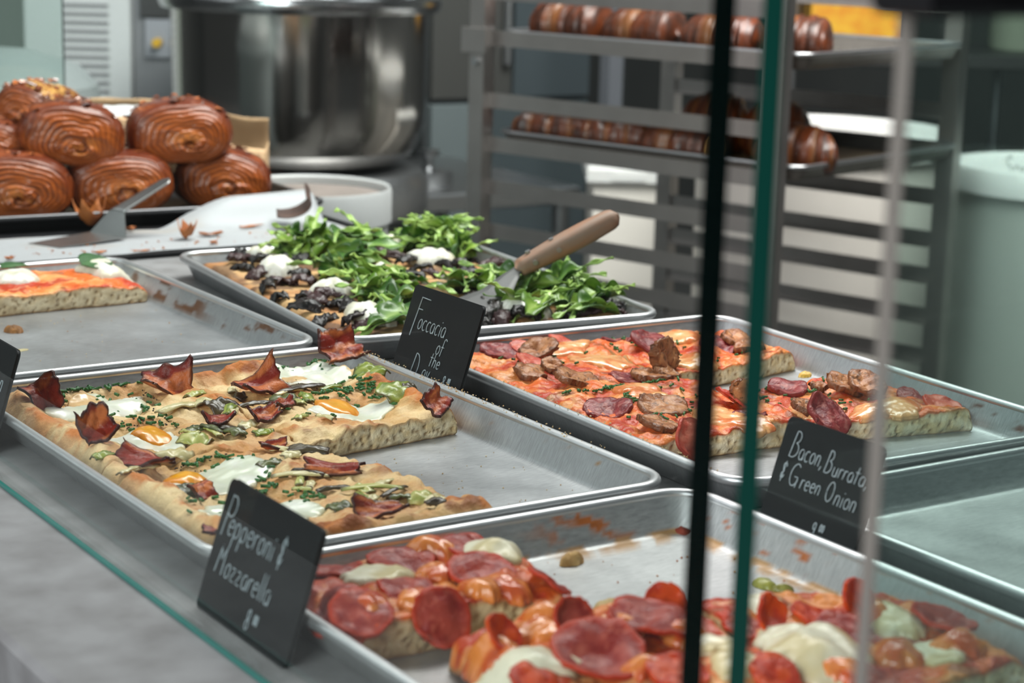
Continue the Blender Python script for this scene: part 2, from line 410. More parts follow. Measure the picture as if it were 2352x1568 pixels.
panD = sheet_pan((PD[0], PD[1], 0), PD[2], 'sheet pan holding the sausage and salami pizza slices', seed=4, stain=st_mix(st_wall(11, '+x', -.22, .1, .70, rgb(96, 52, 34), 60), st_wall(13, '-x', -.22, .2, .62, rgb(60, 34, 26), 55)))
panE = sheet_pan((PE[0], PE[1], 0), PE[2], 'sheet pan holding the pepperoni slices, sauce spattered on its far corner', seed=5, stain=st_mix(st_line(21), st_wall(22, '+x', -.1, .23, .66, ORANGE, 75), st_wall(23, '+y', .04, .17, .58, ORANGE, 60)), base=(.50, .51, .51))
panF = sheet_pan((PF[0], PF[1], 0), PF[2], 'empty sheet pan seen through the green-tinted glass', seed=6, base=(.54, .56, .56))
# ------------------------------------------------------------------ bun-pan rack
AX = np.array([-.269, .963]); NX = np.array([.963, .269])
L1 = np.array([CAM[0]+3.25*.538, CAM[1]+3.25*.843])
RLEN, RW = .58, .53
rack_rz = math.atan2(-AX[1], -AX[0])          # local +x runs along the slides towards the viewer, local +y is across
def rk(s, w): return L1-AX*s+NX*w
# build in a local frame: x = along (0..RLEN), y = across (0..RW)
rack = thing('bun_pan_rack', (L1[0], L1[1], -ZR), rack_rz, 'tall grey aluminium bakery rack with tray slides, behind the counter', 'rack')
for i_, (s, w) in enumerate(((0, 0), (RLEN, 0), (0, RW), (RLEN, RW))):
    MB().box(s-.016, s+.016, w-.013, w+.013, .12, 1.78, .002).build('post', RACKM, rack)
    cs = thing('caster', (0, 0, -ZR)); cs.parent = rack; cs.location = (s, w, 0); cs.rotation_euler = (0, 0, 0)
    MB().tube([(0, -.012, .045), (0, .012, .045)], .045, 18).build('wheel', mat('rubber', (.03, .03, .03), .7), cs)
    MB().box(-.02, .02, -.018, .018, .045, .122).build('fork', STEELD, cs)
SLZ = [.312, .240, .166, .064, -.008, -.080, -.153, -.215, -.285, -.355, -.425]
for zt in SLZ:
    for w, sg in ((0.006, 1), (RW-.006, -1)):
        b = MB().box(.012, RLEN-.012, w-.001, w+.001, zt+ZR-.025, zt+ZR)
        b.box(.012, RLEN-.012, min(w, w+sg*.022), max(w, w+sg*.022), zt+ZR-.025, zt+ZR-.023)
        b.build('tray_slide', RACKM, rack)
for z_ in (.13, 1.76):
    for s in (0, RLEN): MB().box(s-.012, s+.012, .013, RW-.013, z_, z_+.025).build('cross_bar', RACKM, rack)
MB().box(-.03, .022, -.018, -.012, ZR+.128, ZR+.17, .001).build('corner_bracket', RACKM, rack)
MB().tube([(0, -.013, ZR+.115), (0, -.019, ZR+.115)], .006, 10).build('bolt', STEELD, rack)
def rpos(s, w, z): q = rk(s, w); return (q[0], q[1], z)
def rack_tray(s0, s1, z, label):
    return sheet_pan(rpos((s0+s1)/2, RW/2, z), rack_rz, label, hx=(s1-s0)/2, hy=RW/2-.022, depth=.026, base=(.16, .145, .13), group='trays on the bakery rack', name='rack_tray', cat='tray', rimm=mat('dull_rim', (.45, .45, .46), .35, 1))
rt1 = rack_tray(.012, .615, .168, 'rack tray loaded with a row of dark loaf-shaped croissants, near the top')
rt2 = rack_tray(.010, .615, .003, 'rack tray with loose croissants and a bare parchment end, at middle height')
# ------------------------------------------------------------------ croissants
def noisy_crumb(seed): pass
CRO = mat('croissant_crust', (.2, .07, .02), .38, attr=True, bump=.25, bscale=260, coat=.15)
def croissant_vf(L=.15, R=.034, bend=.5, seed=0, ridges=5, nu=64, nv=32, blunt=.0):
    u = np.linspace(-1, 1, nu)[:, None]; th = (np.arange(nv)*2*math.pi/nv)[None, :]
    env = np.sqrt(np.clip(1-(np.abs(u)**2.2), 0, 1))*(1-blunt)+blunt*np.clip((1-np.abs(u)**8), 0, 1)**.5
    ph = np.abs(((u+.0)*ridges/2) % 1.0)
    rid = 1-.07*sst(.75, 1, ph)+.03*np.sin(ph*math.pi)
    r = R*np.maximum(env, .04)*rid*(1+.10*(fbm(u*5+seed+th*0, np.cos(th)*1.5, seed, 3)-.5)*3)
    yy = r*np.cos(th); zz = r*np.sin(th)*.86
    zz = np.where(zz < -.55*R, -.55*R+(zz+.55*R)*.25, zz)
    ang = u*bend; x0 = L/2*np.sin(ang)/max(bend, 1e-3) if bend > .01 else L/2*u
    y0 = -L/2*(1-np.cos(ang))/max(bend, 1e-3) if bend > .01 else 0*u
    X = x0-yy*np.sin(ang)*1.0; Y = y0+yy*np.cos(ang); V = np.stack([X+0*th, Y, zz+.6*R+0*u], -1)
    sc_ = fbm(u*18+0*th, th*1.5+u*3, seed+5, 3)
    c = mixc(rgb(96, 44, 17), rgb(54, 24, 10), sst(.35, .65, sc_)); c = mixc(c, rgb(176, 112, 52), sst(.7, .95, ph+0*th)*.3*(np.sin(th) > -.6))
    return V, c, nu, nv
def croissant(name, loc, rz, label, L=.15, R=.034, bend=.5, seed=0, group='croissants on the bakery rack', blunt=0.0, ridges=5, cut=False):
    V, c, nu, nv = croissant_vf(L, R, bend, seed, ridges if blunt < .5 else 1.2, blunt=blunt)
    F = [tuple(f) for f in gridf(nu, nv, True)]+[tuple(range(nv))[::-1], tuple(range((nu-1)*nv, nu*nv))]
    o = mk(name, V.reshape(-1, 3), F, CRO, None, c.reshape(-1, 3)); o.location = (loc[0], loc[1], loc[2]+ZR); o.rotation_euler = (0, 0, rz)
    return tag(o, label, 'croissant', group)
rr_ = rack_rz
zt1, zt2 = .170-.026+.001, .003-.026+.001
for k, (s, w, L, R, bl, seed, rz, lab) in enumerate((
        (.115, .10, .135, .052, .75, 3, .05, 'dark rounded loaf croissant nearest the rack post on the upper tray'),
        (.265, .10, .135, .048, .75, 4, -.05, 'dark croissant second from the rack post on the upper tray'),
        (.41, .11, .13, .046, .7, 9, .1, 'dark croissant third from the rack post, partly behind the black glass edge'),
        (.537, .12, .105, .048, .7, 6, .3, 'croissant at the front end of the upper rack tray, beside the dark green glass edge'))):
    croissant('croissant', rpos(s, w, zt1), rr_+rz, lab, L, R, .12, seed, blunt=bl)
for k, (s, w, L, R, bend, seed, rz, lab) in enumerate((
        (.100, .09, .15, .046, .45, 13, .25, 'pointed croissant at the rear end of the middle rack tray'),
        (.215, .09, .135, .044, .4, 14, .35, 'ridged croissant lying second along the middle rack tray'),
        (.335, .10, .13, .036, .05, 15, .1, 'straight pastry roll showing a pale round end on the middle rack tray'),
        (.305, .25, .12, .066, .2, 16, .3, 'round-topped croissant standing behind the straight roll on the middle tray'),
        (.425, .25, .11, .064, .2, 17, .3, 'wedge-shaped croissant rising behind the middle tray slide'),
        (.548, .13, .13, .050, .55, 18, .2, 'lone large croissant at the front corner of the middle rack tray'))):
    o = croissant('croissant', rpos(s, w, zt2), rr_+rz, lab, L, R, bend, seed, blunt=.7 if seed == 15 else .1)
    if seed == 15:
        n = 14; X, Y = disc(n); P = np.stack([0*X+L/2+.001, Y*R*.78, X*R*.7+.6*R], -1); V, F = sheet_vf(P, .002)
        mk('pale_end', V, F, mat('pale_dough', tuple(rgb(196, 150, 84)), .6, nscale=120, ncol=tuple(rgb(150, 96, 40))), o)
pp = sheet_vf(np.stack(list(np.meshgrid(np.linspace(-.27, .27, 20), np.linspace(-.21, .21, 14), indexing='ij'))+[np.zeros((20, 14))], -1), .0006)
pt = mk('parchment_sheet', *pp, mat('greasy_parchment', tuple(rgb(120, 96, 62)), .5), None); pt.location = (rpos(.305, RW/2, 0)[0], rpos(.305, RW/2, 0)[1], zt2-.0004+ZR); pt.rotation_euler = (0, 0, rr_)
tag(pt, 'greasy brown parchment lining the middle rack tray', 'parchment')

# ------------------------------------------------------------------ round tubs and bins behind
def bucket(name, c, r, ztop, h, label, lid=False, cat='bucket', m=None, group=None, lidm=None, taper=.92):
    t = thing(name, (c[0], c[1], ztop-h), 0, label, cat, group)
    prof = [(0.001, 0), (r*taper*.97, 0), (r*taper, .006)]+[(r*(taper+(1-taper)*k/8), h*k/8) for k in range(1, 8)]
    if lid: prof += [(r*.995, h-.03), (r*.99, h-.012), (0.001, h-.012)]
    else: prof += [(r, h-.05), (r*1.03, h-.048), (r*1.03, h-.006), (r*1.01, h), (r*.985, h-.003), (r*.97, h*.4), (r*.9, .006), (.001, .006)]
    smooth_angle(MB().lathe(prof, 64).build('tub', m or BINP, t))
    if lid:
        l_ = [(r*1.0, h-.045), (r*1.045, h-.043), (r*1.045, h-.006), (r*1.03, h), (r*.96, h), (r*.95, h-.004), (.001, h-.004)]
        smooth_angle(MB().lathe(l_, 64).build('lid', lidm or WHITEP, t))
    return t
q = far(712, 425, 2.75)
std = thing('side_stand', (q[0], q[1], -ZR), 0, 'low steel stand under the open pale bucket', 'stand')
MB().box(-.11, .13, -.12, .12, q[2]-.30+ZR-.022, q[2]-.30+ZR-.0005, .003).build('stand_top', STEELD, std)
for x_ in (-.09, .11):
    for y_ in (-.10, .10): MB().tube([(x_, y_, 0), (x_, y_, q[2]-.30+ZR-.022)], .014, 10).build('leg', STEELD, std)
bucket('bucket', (q[0], q[1]), .112, q[2], .30, 'open pale round bucket behind the lifted parchment', m=mat('pale_bucket', tuple(rgb(180, 182, 182)), .5))
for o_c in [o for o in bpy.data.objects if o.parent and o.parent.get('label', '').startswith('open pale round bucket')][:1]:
    co_ = MB().lathe([(.001, .288), (.08, .290), (.1075, .287), (.1075, .270), (.001, .268)], 40).build('bucket_shade_disc', mat('bucket_shade_tone', tuple(rgb(128, 118, 112)), .7, nscale=20), o_c.parent)  # added disc: shade and reflection in the bucket top put into its colour
q = far(1890, 303, 3.95); bucket('ingredient_bin', (q[0], q[1]), .252, q[2]+.01, q[2]+.01+ZR-.001, 'big round white bin with a bright lid, seen through the rack slides', True, 'bin', taper=.97)
q = far(2440, 398, 3.5); bk = bucket('ingredient_bucket', (q[0], q[1]), .19, q[2]+.015, q[2]+.015+ZR-.001, 'round pale bucket with a white lid and black handwriting, beside the rack', True, 'bucket', m=mat('grey_white_tub', tuple(rgb(168, 172, 166)), .55), taper=.97)
BKC = (q[0], q[1], q[2]+.015)
# rectangular storage bin
q = far(1352, 385, 4.05); q2 = far(1545, 385, 4.05)
rb = thing('storage_bin', (q[0], q[1], -ZR), math.atan2(q2[1]-q[1], q2[0]-q[0]), 'white rectangular storage bin with a thick rim, behind the middle of the rack', 'bin')
Lb = math.hypot(q2[0]-q[0], q2[1]-q[1])
b = MB()
hb = q[2]+ZR
b.box(.012, Lb-.012, .012, .33, 0.002, hb-.02, .008); b.build('bin_body', BINP, rb)
MB().box(-.003, Lb+.003, -.003, .345, hb-.035, hb+.002, .006).build('bin_rim', WHITEP, rb)
MB().box(.05, .12, -.006, -.003, hb-.027, hb-.007, .002).build('grip', WHITEP, rb)
# low floor stand under the bins so that they rest on something
for nm, cx, cy, zb, hw in (('bin_dolly', rb.location.x+.12, rb.location.y+.05, rb.location.z, .13),): pass
# ------------------------------------------------------------------ stainless mixer with large bowl
c = far(690, 330, 4.05); cxy = (c[0], c[1])
Rb = 4.05*298/FPX
def zat(py, t): return far(690, py, t)[2]
ztop = zat(12, 4.05-Rb); zb = zat(402, 4.05-Rb*.8)
mx_ = thing('dough_mixer', (cxy[0], cxy[1], -ZR), 0, 'large dough mixer with a shiny steel bowl and grey vented column', 'mixer')
H0 = zb+ZR; H1 = ztop+ZR
prof = [(.001, H0), (Rb*.72, H0), (Rb*.82, H0+.012), (Rb*.90, H0+.04), (Rb*.955, H0+.085), (Rb*.97, H0+.14), (Rb*.975, H1-.01)]
bowl = smooth_angle(MB().lathe(prof, 96).build('mixing_bowl', mat('polished_bowl_steel', (.62, .59, .56), .14, 1.0), mx_), 50)
rim = [(Rb*.95, H1-.012), (Rb*1.05, H1-.016), (Rb*1.07, H1-.004), (Rb*1.06, H1+.01), (Rb*.95, H1+.012)]
smooth_angle(MB().lathe(rim, 96).build('bowl_rim', mat('bowl_rim_steel', (.62, .62, .63), .2, 1.0), mx_), 60)
smooth_angle(MB().lathe([(Rb*.97, H0-.10), (Rb*.99, H0-.09), (Rb*.99, H0-.035), (Rb*.93, H0-.012), (.001, H0-.01)], 64).build('bowl_turntable', STEELD, mx_), 40)
#gr = MB().lathe([(Rb*.86, H0+.0005), (Rb*.90, H0+.002), (Rb*.90, H0+.012), (Rb*.86, H0+.014)], 64).build('green_seal', mat('green_rubber', (.06, .30, .05), .5), mx_)
MB().box(-Rb*1.0, Rb*.6, -Rb*.6, Rb*.8, .04, H0-.10, .02).build('mixer_base', mat('grey_enamel', tuple(rgb(132, 136, 136)), .45), mx_)
# column: light vented panel plus control flank, its shade put into a darker colour
p0 = far(60, 200, 4.35); p1_ = far(300, 200, 4.35)
ENAM = mat('mixer_enamel', tuple(rgb(182, 187, 187)), .5); ENAMD = mat('mixer_shaded_side', tuple(rgb(104, 107, 110)), .5)
col_ = thing('mixer_column', (p0[0], p0[1], -ZR), math.atan2(p1_[1]-p0[1], p1_[0]-p0[0]))
col_.parent = mx_; col_.location = (p0[0]-cxy[0], p0[1]-cxy[1], 0)
Lc = math.hypot(p1_[0]-p0[0], p1_[1]-p0[1])
MB().box(0, Lc, 0, .5, .05, 1.9, .012).build('vented_panel', ENAM, col_)
MB().box(Lc+.002, Lc+.24, .03, .5, .05, 1.9, .006).build('control_flank', ENAMD, col_)
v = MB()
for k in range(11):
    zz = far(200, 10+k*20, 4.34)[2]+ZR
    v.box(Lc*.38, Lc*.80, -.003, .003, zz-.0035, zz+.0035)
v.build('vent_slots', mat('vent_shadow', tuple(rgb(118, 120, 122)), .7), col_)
zz = far(362, 98, 4.34)[2]+ZR
MB().tube([(Lc+.058, .03, zz), (Lc+.058, .0, zz)], .010, 16).build('yellow_knob', mat('yellow_knob', tuple(rgb(190, 150, 20)), .4), col_)
MB().box(Lc+.03, Lc+.085, .022, .03, zz-.035, zz+.05, .002).build('switch_plate', mat('switch_plate', tuple(rgb(128, 132, 138)), .4), col_)
MB().box(Lc+.02, Lc+.085, .02, .03, zz+.055, zz+.12, .002).build('dark_display', mat('dark_display', (.02, .02, .02), .3), col_)
# ------------------------------------------------------------------ pale plastic tub, far left
q = far(-75, 232, 3.2)
hq = q[2]+ZR
smt = thing('plastic_tub', (q[0], q[1], -ZR), 0, 'large translucent plastic tub with a white rim behind the pastries, far left', 'tub')
r_ = .226
smooth_angle(MB().lathe([(.001, 0), (r_*.85, 0), (r_*.9, .02), (r_*.98, hq-.03), (r_*1.0, hq-.015), (r_*1.04, hq-.013), (r_*1.04, hq), (r_*.98, hq+.002), (r_*.96, hq-.015), (r_*.86, .03), (.001, .02)], 64).build('tub_shell', mat('pale_tub', tuple(rgb(160, 172, 174)), .4), smt))
smooth_angle(MB().lathe([(r_*.95, hq), (r_*.93, hq+.03), (r_*.80, hq+.060), (r_*.5, hq+.082), (.001, hq+.09)], 64).build('domed_cover', mat('pale_cover', tuple(rgb(124, 132, 132)), .4), smt))
q = far(20, 40, 5.2)
fr = thing('steel_cabinet', (q[0]-.3, q[1], -ZR), -.5, 'grey-green steel cabinet in the far left background', 'cabinet')
MB().box(-.6, .42, 0, .6, .05, 2.0, .01).build('cabinet_body', mat('cabinet_grey_green', tuple(rgb(176, 186, 176)), .5), fr)
MB().box(.36, .385, -.02, 0, .9, 1.5, .003).build('door_handle', STEEL, fr)
# ------------------------------------------------------------------ stainless equipment between the bowl and the rack, and behind the rack
q = far(935, 452, 4.25); q2 = far(1330, 470, 4.5)
wt = thing('work_table', (q[0], q[1], -ZR), math.atan2(q2[1]-q[1], q2[0]-q[0]), 'stainless work table standing behind the left rack post', 'table')
Lw = math.hypot(q2[0]-q[0], q2[1]-q[1]); zt = q[2]+ZR
MB().box(0, Lw, 0, .6, zt-.04, zt, .004).build('table_top', STEEL, wt)
MB().box(.03, Lw-.03, .03, .57, .2, .23, .004).build('under_shelf', STEELD, wt)
for x_, y_ in ((.03, .03), (Lw-.03, .03), (.03, .57), (Lw-.03, .57)): MB().tube([(x_, y_, 0), (x_, y_, zt-.04)], .02, 12).build('leg', STEEL, wt)
q = far(1003, 430, 4.33)
kn = thing('steel_canister', (q[0]+.05, q[1]+.12, zt-ZR), 0, 'small steel canister with a knob lid on the work table', 'canister')
smooth_angle(MB().lathe([(.001, 0), (.055, 0), (.055, .03), (.03, .035), (.012, .04), (.012, .06), (.025, .065), (.025, .078), (.001, .08)], 32).build('canister_body', STEEL, kn))
q = far(975, 150, 5.15); q2 = far(1350, 150, 5.4)
rf = thing('refrigerator', (q[0], q[1], -ZR), math.atan2(q2[1]-q[1], q2[0]-q[0]), 'dark steel refrigerator with two doors behind the rack', 'refrigerator')
Lr = math.hypot(q2[0]-q[0], q2[1]-q[1])
MB().box(0, Lr, 0, .7, .1, 2.0, .01).build('refrigerator_body', mat('dark_steel_panel', (.13, .14, .145), .42, .7), rf)
zs = far(1050, 238, 5.15)[2]+ZR
MB().box(.01, Lr*.5-.004, -.025, -.001, zs+.006, 1.98, .004).build('door', mat('dark_door', (.10, .10, .095), .45, .5), rf)
MB().box(Lr*.5+.004, Lr-.01, -.025, -.001, zs+.006, 1.98, .004).build('door', mat('blue_grey_door', (.10, .125, .14), .4, .5), rf)
MB().box(.01, Lr*.27, -.025, -.001, .15, zs-.006, .004).build('lower_door', mat('pale_door', tuple(rgb(112, 122, 124)), .5, .2), rf)
MB().box(Lr*.27+.006, Lr-.01, -.025, -.001, .15, zs-.006, .004).build('lower_door', mat('slate_door', tuple(rgb(72, 82, 86)), .5, .2), rf)
MB().tube([(Lr*.5-.03, -.05, zs+.1), (Lr*.5-.03, -.05, zs+.6)], .011, 10).build('door_handle', STEEL, rf)
q = far(1405, 150, 5.0)
pi_ = thing('support_post', (q[0], q[1], -ZR), 0, 'pale grey metal post behind the upper rack trays', 'post')
MB().box(-.022, .022, -.02, .02, 0, 2.1, .003).build('post_shaft', mat('pale_grey_post', tuple(rgb(118, 121, 128)), .45, .4), pi_)
MB().box(-.045, .045, -.04, .04, 0, .012).build('post_foot', STEELD, pi_)
# shelving right behind the rack, with a yellow bin
q = far(1862, 58, 4.9); q2 = far(2075, 68, 4.9)
yb = thing('food_tub', (q[0], q[1], far(1862, 112, 4.9)[2]), math.atan2(q2[1]-q[1], q2[0]-q[0]), 'bright yellow food tub on the shelf, seen between the top rack slides', 'tub')
Ly = math.hypot(q2[0]-q[0], q2[1]-q[1]); hy_ = far(1862, -12, 4.9)[2]-far(1862, 112, 4.9)[2]
MB().box(0, Ly, 0, .16, 0, hy_, .008).build('tub_body', mat('yellow_tub', tuple(rgb(206, 160, 48)), .4, nscale=28, ncol=tuple(rgb(190, 112, 28)), namt=.8), yb)
MB().box(-.006, Ly+.006, -.006, .166, hy_, hy_+.018, .004).build('tub_lid', mat('yellow_lid', tuple(rgb(200, 150, 40)), .4), yb)
q = far(1800, 118, 4.87); q2 = far(2420, 150, 4.87)
sh = thing('wall_shelf_unit', (q[0], q[1], -ZR), math.atan2(q2[1]-q[1], q2[0]-q[0]), 'dark steel shelf unit behind the rack carrying the yellow tub', 'shelf')
Ls = math.hypot(q2[0]-q[0], q2[1]-q[1]); zs = yb.location.z-ZR
MB().box(-.02, Ls+.1, -.03, .45, zs+ZR-.035, zs+ZR-.001, .003).build('upper_shelf', mat('dark_shelf', (.05, .05, .05), .5, .6), sh)
MB().box(-.02, Ls+.1, .0, .45, .12, .15, .003).build('lower_shelf', mat('dark_shelf', (.05, .05, .05), .5, .6), sh)
for x_ in (.02, Ls-.04):
    for y_ in (.0, .40): MB().tube([(x_, y_, 0), (x_, y_, 1.9)], .012, 10).build('upright', STEELD, sh)
q = far(2390, 70, 5.1)
bx = thing('steel_drum', (q[0], q[1], zs-.0005), 0, 'pale green-grey drum at the top right edge behind the glass', 'drum')
smooth_angle(MB().lathe([(.001, 0), (.125, 0), (.13, .008), (.13, .30), (.135, .31), (.001, .315)], 48).build('drum_body', mat('pale_green_grey', tuple(rgb(140, 146, 130)), .5), bx))
# ------------------------------------------------------------------ food materials
CRUST = mat('baked_crust', (.6, .4, .2), .6, attr=True, bump=.5, bscale=330, spec=.3, nscale=700, ncol=tuple(rgb(150, 100, 55)), namt=.22)
REDTOP = mat('sauce_and_cheese', (.6, .3, .1), .38, attr=True, bump=.7, bscale=260, coat=.06, spec=.3)
EGGW = mat('egg_white', tuple(rgb(226, 228, 214)), .3, attr=True, coat=.15, sss=.12)
YOLK = mat('egg_yolk', tuple(rgb(236, 160, 20)), .28, attr=True, coat=.2, sss=.1)
MEAT = mat('cured_meat', (.3, .08, .06), .38, attr=True, bump=.4, bscale=420, coat=.05, spec=.25)
GREENM = mat('cooked_leek', (.3, .35, .08), .32, attr=True, bump=.12, bscale=400)
LEAFM = mat('arugula_green', (.1, .3, .03), .36, attr=True, coat=.05, spec=.4)
MUSH = mat('dark_mushroom', (.02, .015, .015), .32, attr=True, bump=.6, bscale=300, coat=.05, spec=.35)
CHEESE = mat('fresh_cheese', tuple(rgb(226, 224, 212)), .35, attr=True, bump=.15, bscale=260, sss=.1)
CHIVE = mat('chive_green', tuple(rgb(38, 92, 42)), .4, nscale=150, ncol=tuple(rgb(74, 130, 60)))
PEPPER = mat('black_pepper', tuple(rgb(48, 38, 30)), .7)
FLOORZ = -.0255

def fwd(tray, x, y):
    cx, cy, a = tray; c, s = math.cos(a), math.sin(a); return cx+c*x-s*y, cy+s*x+c*y
def inv(tray, X, Y):
    cx, cy, a = tray; c, s = math.cos(a), math.sin(a); dx, dy = X-cx, Y-cy; return c*dx+s*dy, -s*dx+c*dy
def tl(tray, px, py, h=-.006):
    p = at(px, py, h); return inv(tray, p[0], p[1])
def pxm(px, py, n, h=-.006):
    p = at(px, py, h); return n*np.linalg.norm(p-CAM)/FPX

class Slice:
    """a cut piece of pizza lying in a pan; coordinates are the pan's"""
    def __init__(s, name, tray, quad, hf, cf, label, m, edges=None, crumb=((230, 202, 154), (246, 228, 192)), seed=0, res=.0016, group=None, cat='pizza slice', crustc=(190, 120, 58)):
        s.tray = tray; s.q = np.array(quad, float); s.hf = hf; s.seed = seed
        s.e = dict(B=.003, R=.003, N=.003, L=.003); s.e.update(edges or {})
        s.cen = s.q.mean(0); w = fwd(tray, *s.cen)
        s.t = thing(name, (w[0], w[1], FLOORZ), tray[2], label, cat, group)
        BL, BR, NR, NL = s.q
        nu = int(max(np.linalg.norm(BR-BL), np.linalg.norm(NR-NL))/res)+2; nv = int(max(np.linalg.norm(BL-NL), np.linalg.norm(BR-NR))/res)+2
        u, v = np.meshgrid(np.linspace(0, 1, nu), np.linspace(0, 1, nv), indexing='ij')   # v: 0 back .. 1 near
        U, Vv = u[..., None], v[..., None]
        P = BL*(1-U)*(1-Vv)+BR*U*(1-Vv)+NR*U*Vv+NL*(1-U)*Vv
        x, y = P[..., 0], P[..., 1]
        # wobble of the outline
        wob = .0045
        ed = np.minimum.reduce([u*nu, (1-u)*nu, v*nv, (1-v)*nv])*res
        fall = np.exp(-(ed/.012)**2)
        x = x+(fbm(x*38, y*38, seed+1, 3)-.5)*wob*fall; y = y+(fbm(x*38+9, y*38+5, seed+2, 3)-.5)*wob*fall
        z = s.H(x, y)
        c = cf(x, y, z, s.dist(x, y))
        V = [np.stack([x, y, z], -1).reshape(-1, 3)]; Cc = [c.reshape(-1, 3)]; F = [gridf(nu, nv)[:, ::-1]]
        idx = np.arange(nu*nv).reshape(nu, nv)
        loop = np.concatenate([idx[:-1, 0], idx[-1, :-1], idx[::-1, -1][:-1], idx[0, ::-1][:-1]])   # back, right, near, left
        side = np.concatenate([np.full(nu-1, 0), np.full(nv-1, 1), np.full(nu-1, 2), np.full(nv-1, 3)])
        n = len(loop); T = V[0][loop]; ctr = np.r_[s.cen, 0]
        tang = np.roll(T, -1, 0)-np.roll(T, 1, 0); nr = np.stack([tang[:, 1], -tang[:, 0]], -1)
        sg = np.sign(((T-ctr)[:, :2]*nr).sum(1)); nr = nr*sg[:, None]/np.maximum(np.linalg.norm(nr, axis=1), 1e-9)[:, None]
        for k in range(7): nr = (np.roll(nr, 1, 0)+nr+np.roll(nr, -1, 0))/3
        K = 11; per = np.arange(n)*res; rad = np.array([s.e[q] for q in 'BRNL'])[side]
        crust = (rad > .0055).astype(float)
        rows = []
        off = nu*nv
        prev = loop
        for k in range(1, K+1):
            f = k/K; zz = T[:, 2]*(1-f)
            wl = worley(per*120, zz*150+seed, seed+4); wl2 = worley(per*260, zz*300, seed+6)
            pit = (sst(.30, .06, wl)*.0026+sst(.25, .05, wl2)*.0011)*(1-crust)*sst(0, .2, f)*(1-sst(.86, 1, f))
            bul = (-.0065*f**1.3*crust+np.sin(math.pi*f)*(.0010*crust+.0008))
            d = bul-pit+(fbm(per*90, zz*140, seed+8, 3)-.5)*.0022-.0012*sst(.85, 1, f)
            q = T.copy(); q[:, :2] += nr*d[:, None]; q[:, 2] = zz
            n1 = fbm(per*130, zz*260, seed+9, 4)
            cr = mixc(rgb(*crumb[0]), rgb(*crumb[1]), sst(.3, .7, n1)); cr = mixc(cr, rgb(176, 138, 94), sst(.0004, .002, pit)*.6)
            cr = mixc(cr, rgb(*crustc), np.maximum(sst(.18, .0, f), sst(.88, 1., f)*.8)*.75)
            kc = mixc(rgb(*crustc), rgb(214, 172, 112), sst(.3, .7, fbm(per*55, zz*90, seed+3, 4)))
            cr = mixc(cr, kc, crust)
            V.append(q); Cc.append(cr); cur = off+np.arange(n); off += n
            F.append(np.stack([prev, cur, np.roll(cur, -1), np.roll(prev, -1)], -1)); prev = cur
        VV = np.concatenate(V); VV[:, :2] -= s.cen
        faces = [tuple(f) for f in np.concatenate(F)]+[tuple(prev)]
        s.base = mk('bread_base', VV, faces, m, s.t, np.concatenate(Cc))
        me = s.base.data; bmr = None
        import bmesh
        bmr = bmesh.new(); bmr.from_mesh(me); bmesh.ops.recalc_face_normals(bmr, faces=bmr.faces); bmr.to_mesh(me); bmr.free()
    def dist(s, x, y):
        out = []
        for k, nm in enumerate('BRNL'):
            a, b = s.q[k], s.q[(k+1) % 4]; d = b-a; nrm = np.array([d[1], -d[0]])/np.hypot(*d)
            if ((s.cen-a)@nrm) < 0: nrm = -nrm
            out.append((x-a[0])*nrm[0]+(y-a[1])*nrm[1])
        return out
    def H(s, x, y):
        x = np.asarray(x, float); y = np.asarray(y, float); h = s.hf(x, y)
        for d, nm in zip(s.dist(x, y), 'BRNL'):
            r = s.e[nm]; t = np.clip(d/r, 0, 1); f = np.sqrt(np.clip(1-(1-t)**2, 0, 1))
            lo = .30 if r > .0055 else .93
            h = h*(lo+(1-lo)*f)
        return h
    def Hs(s, x, y, e=.006):
        x = np.asarray(x, float); y = np.asarray(y, float)
        return (s.H(x, y)*2+s.H(x+e, y)+s.H(x-e, y)+s.H(x, y+e)+s.H(x, y-e))/6
    def P(s, px, py, h=None, up=0.0, keep=.007):
        """pan coordinates of the spot on this slice's top that the photograph shows at px,py"""
        hh = -.006 if h is None else h
        x, y = tl(s.tray, px, py, hh)
        if h is None:
            for _ in range(3):
                hh = FLOORZ+float(s.H(x, y))+up; x, y = s.keep(*tl(s.tray, px, py, hh), keep)
        return s.keep(x, y, keep)
    def keep(s, x, y, m):
        """move a spot that falls off the slice back onto it"""
        for _ in range(3):
            for k in range(4):
                a, b = s.q[k], s.q[(k+1) % 4]; d = b-a; n = np.array([d[1], -d[0]])/np.hypot(*d)
                if ((s.cen-a)@n) < 0: n = -n
                e = (x-a[0])*n[0]+(y-a[1])*n[1]
                if e < m: x, y = x+n[0]*(m-e), y+n[1]*(m-e)
        return x, y
    def part(s, name, V, F, m, col=None, parent=None, smooth=True):
        V = np.asarray(V, float).reshape(-1, 3).copy(); V[:, :2] -= s.cen
        return mk(name, V, F, m, parent or s.t, col, smooth)
    # ---- flat-lying lens: cheese dollop, egg white, yolk
    def lens(s, name, x, y, rx, ry, rot, top, m, colf, n=30, amp=.18, fr=2.5, seed=0, parent=None, lift=0.0, basef=None):
        X, Y = disc(n); r = np.hypot(X, Y); th = np.arctan2(Y, X)
        o = 1+amp*2*(fbm(np.cos(th)*fr+seed*3.1, np.sin(th)*fr+seed*1.7, seed, 3)-.5)*sst(.25, 1, r)
        lx, ly = X*rx*o, Y*ry*o; c, q = math.cos(rot), math.sin(rot)
        gx, gy = x+c*lx-q*ly, y+q*lx+c*ly
        b = (basef or s.Hs)(gx, gy)+lift
        zt = b+top(r, gx, gy); zb = b-.0015
        V = np.concatenate([np.stack([gx, gy, zt], -1).reshape(-1, 3), np.stack([gx, gy, zb], -1).reshape(-1, 3)])
        col = colf(r, gx, gy).reshape(-1, 3)
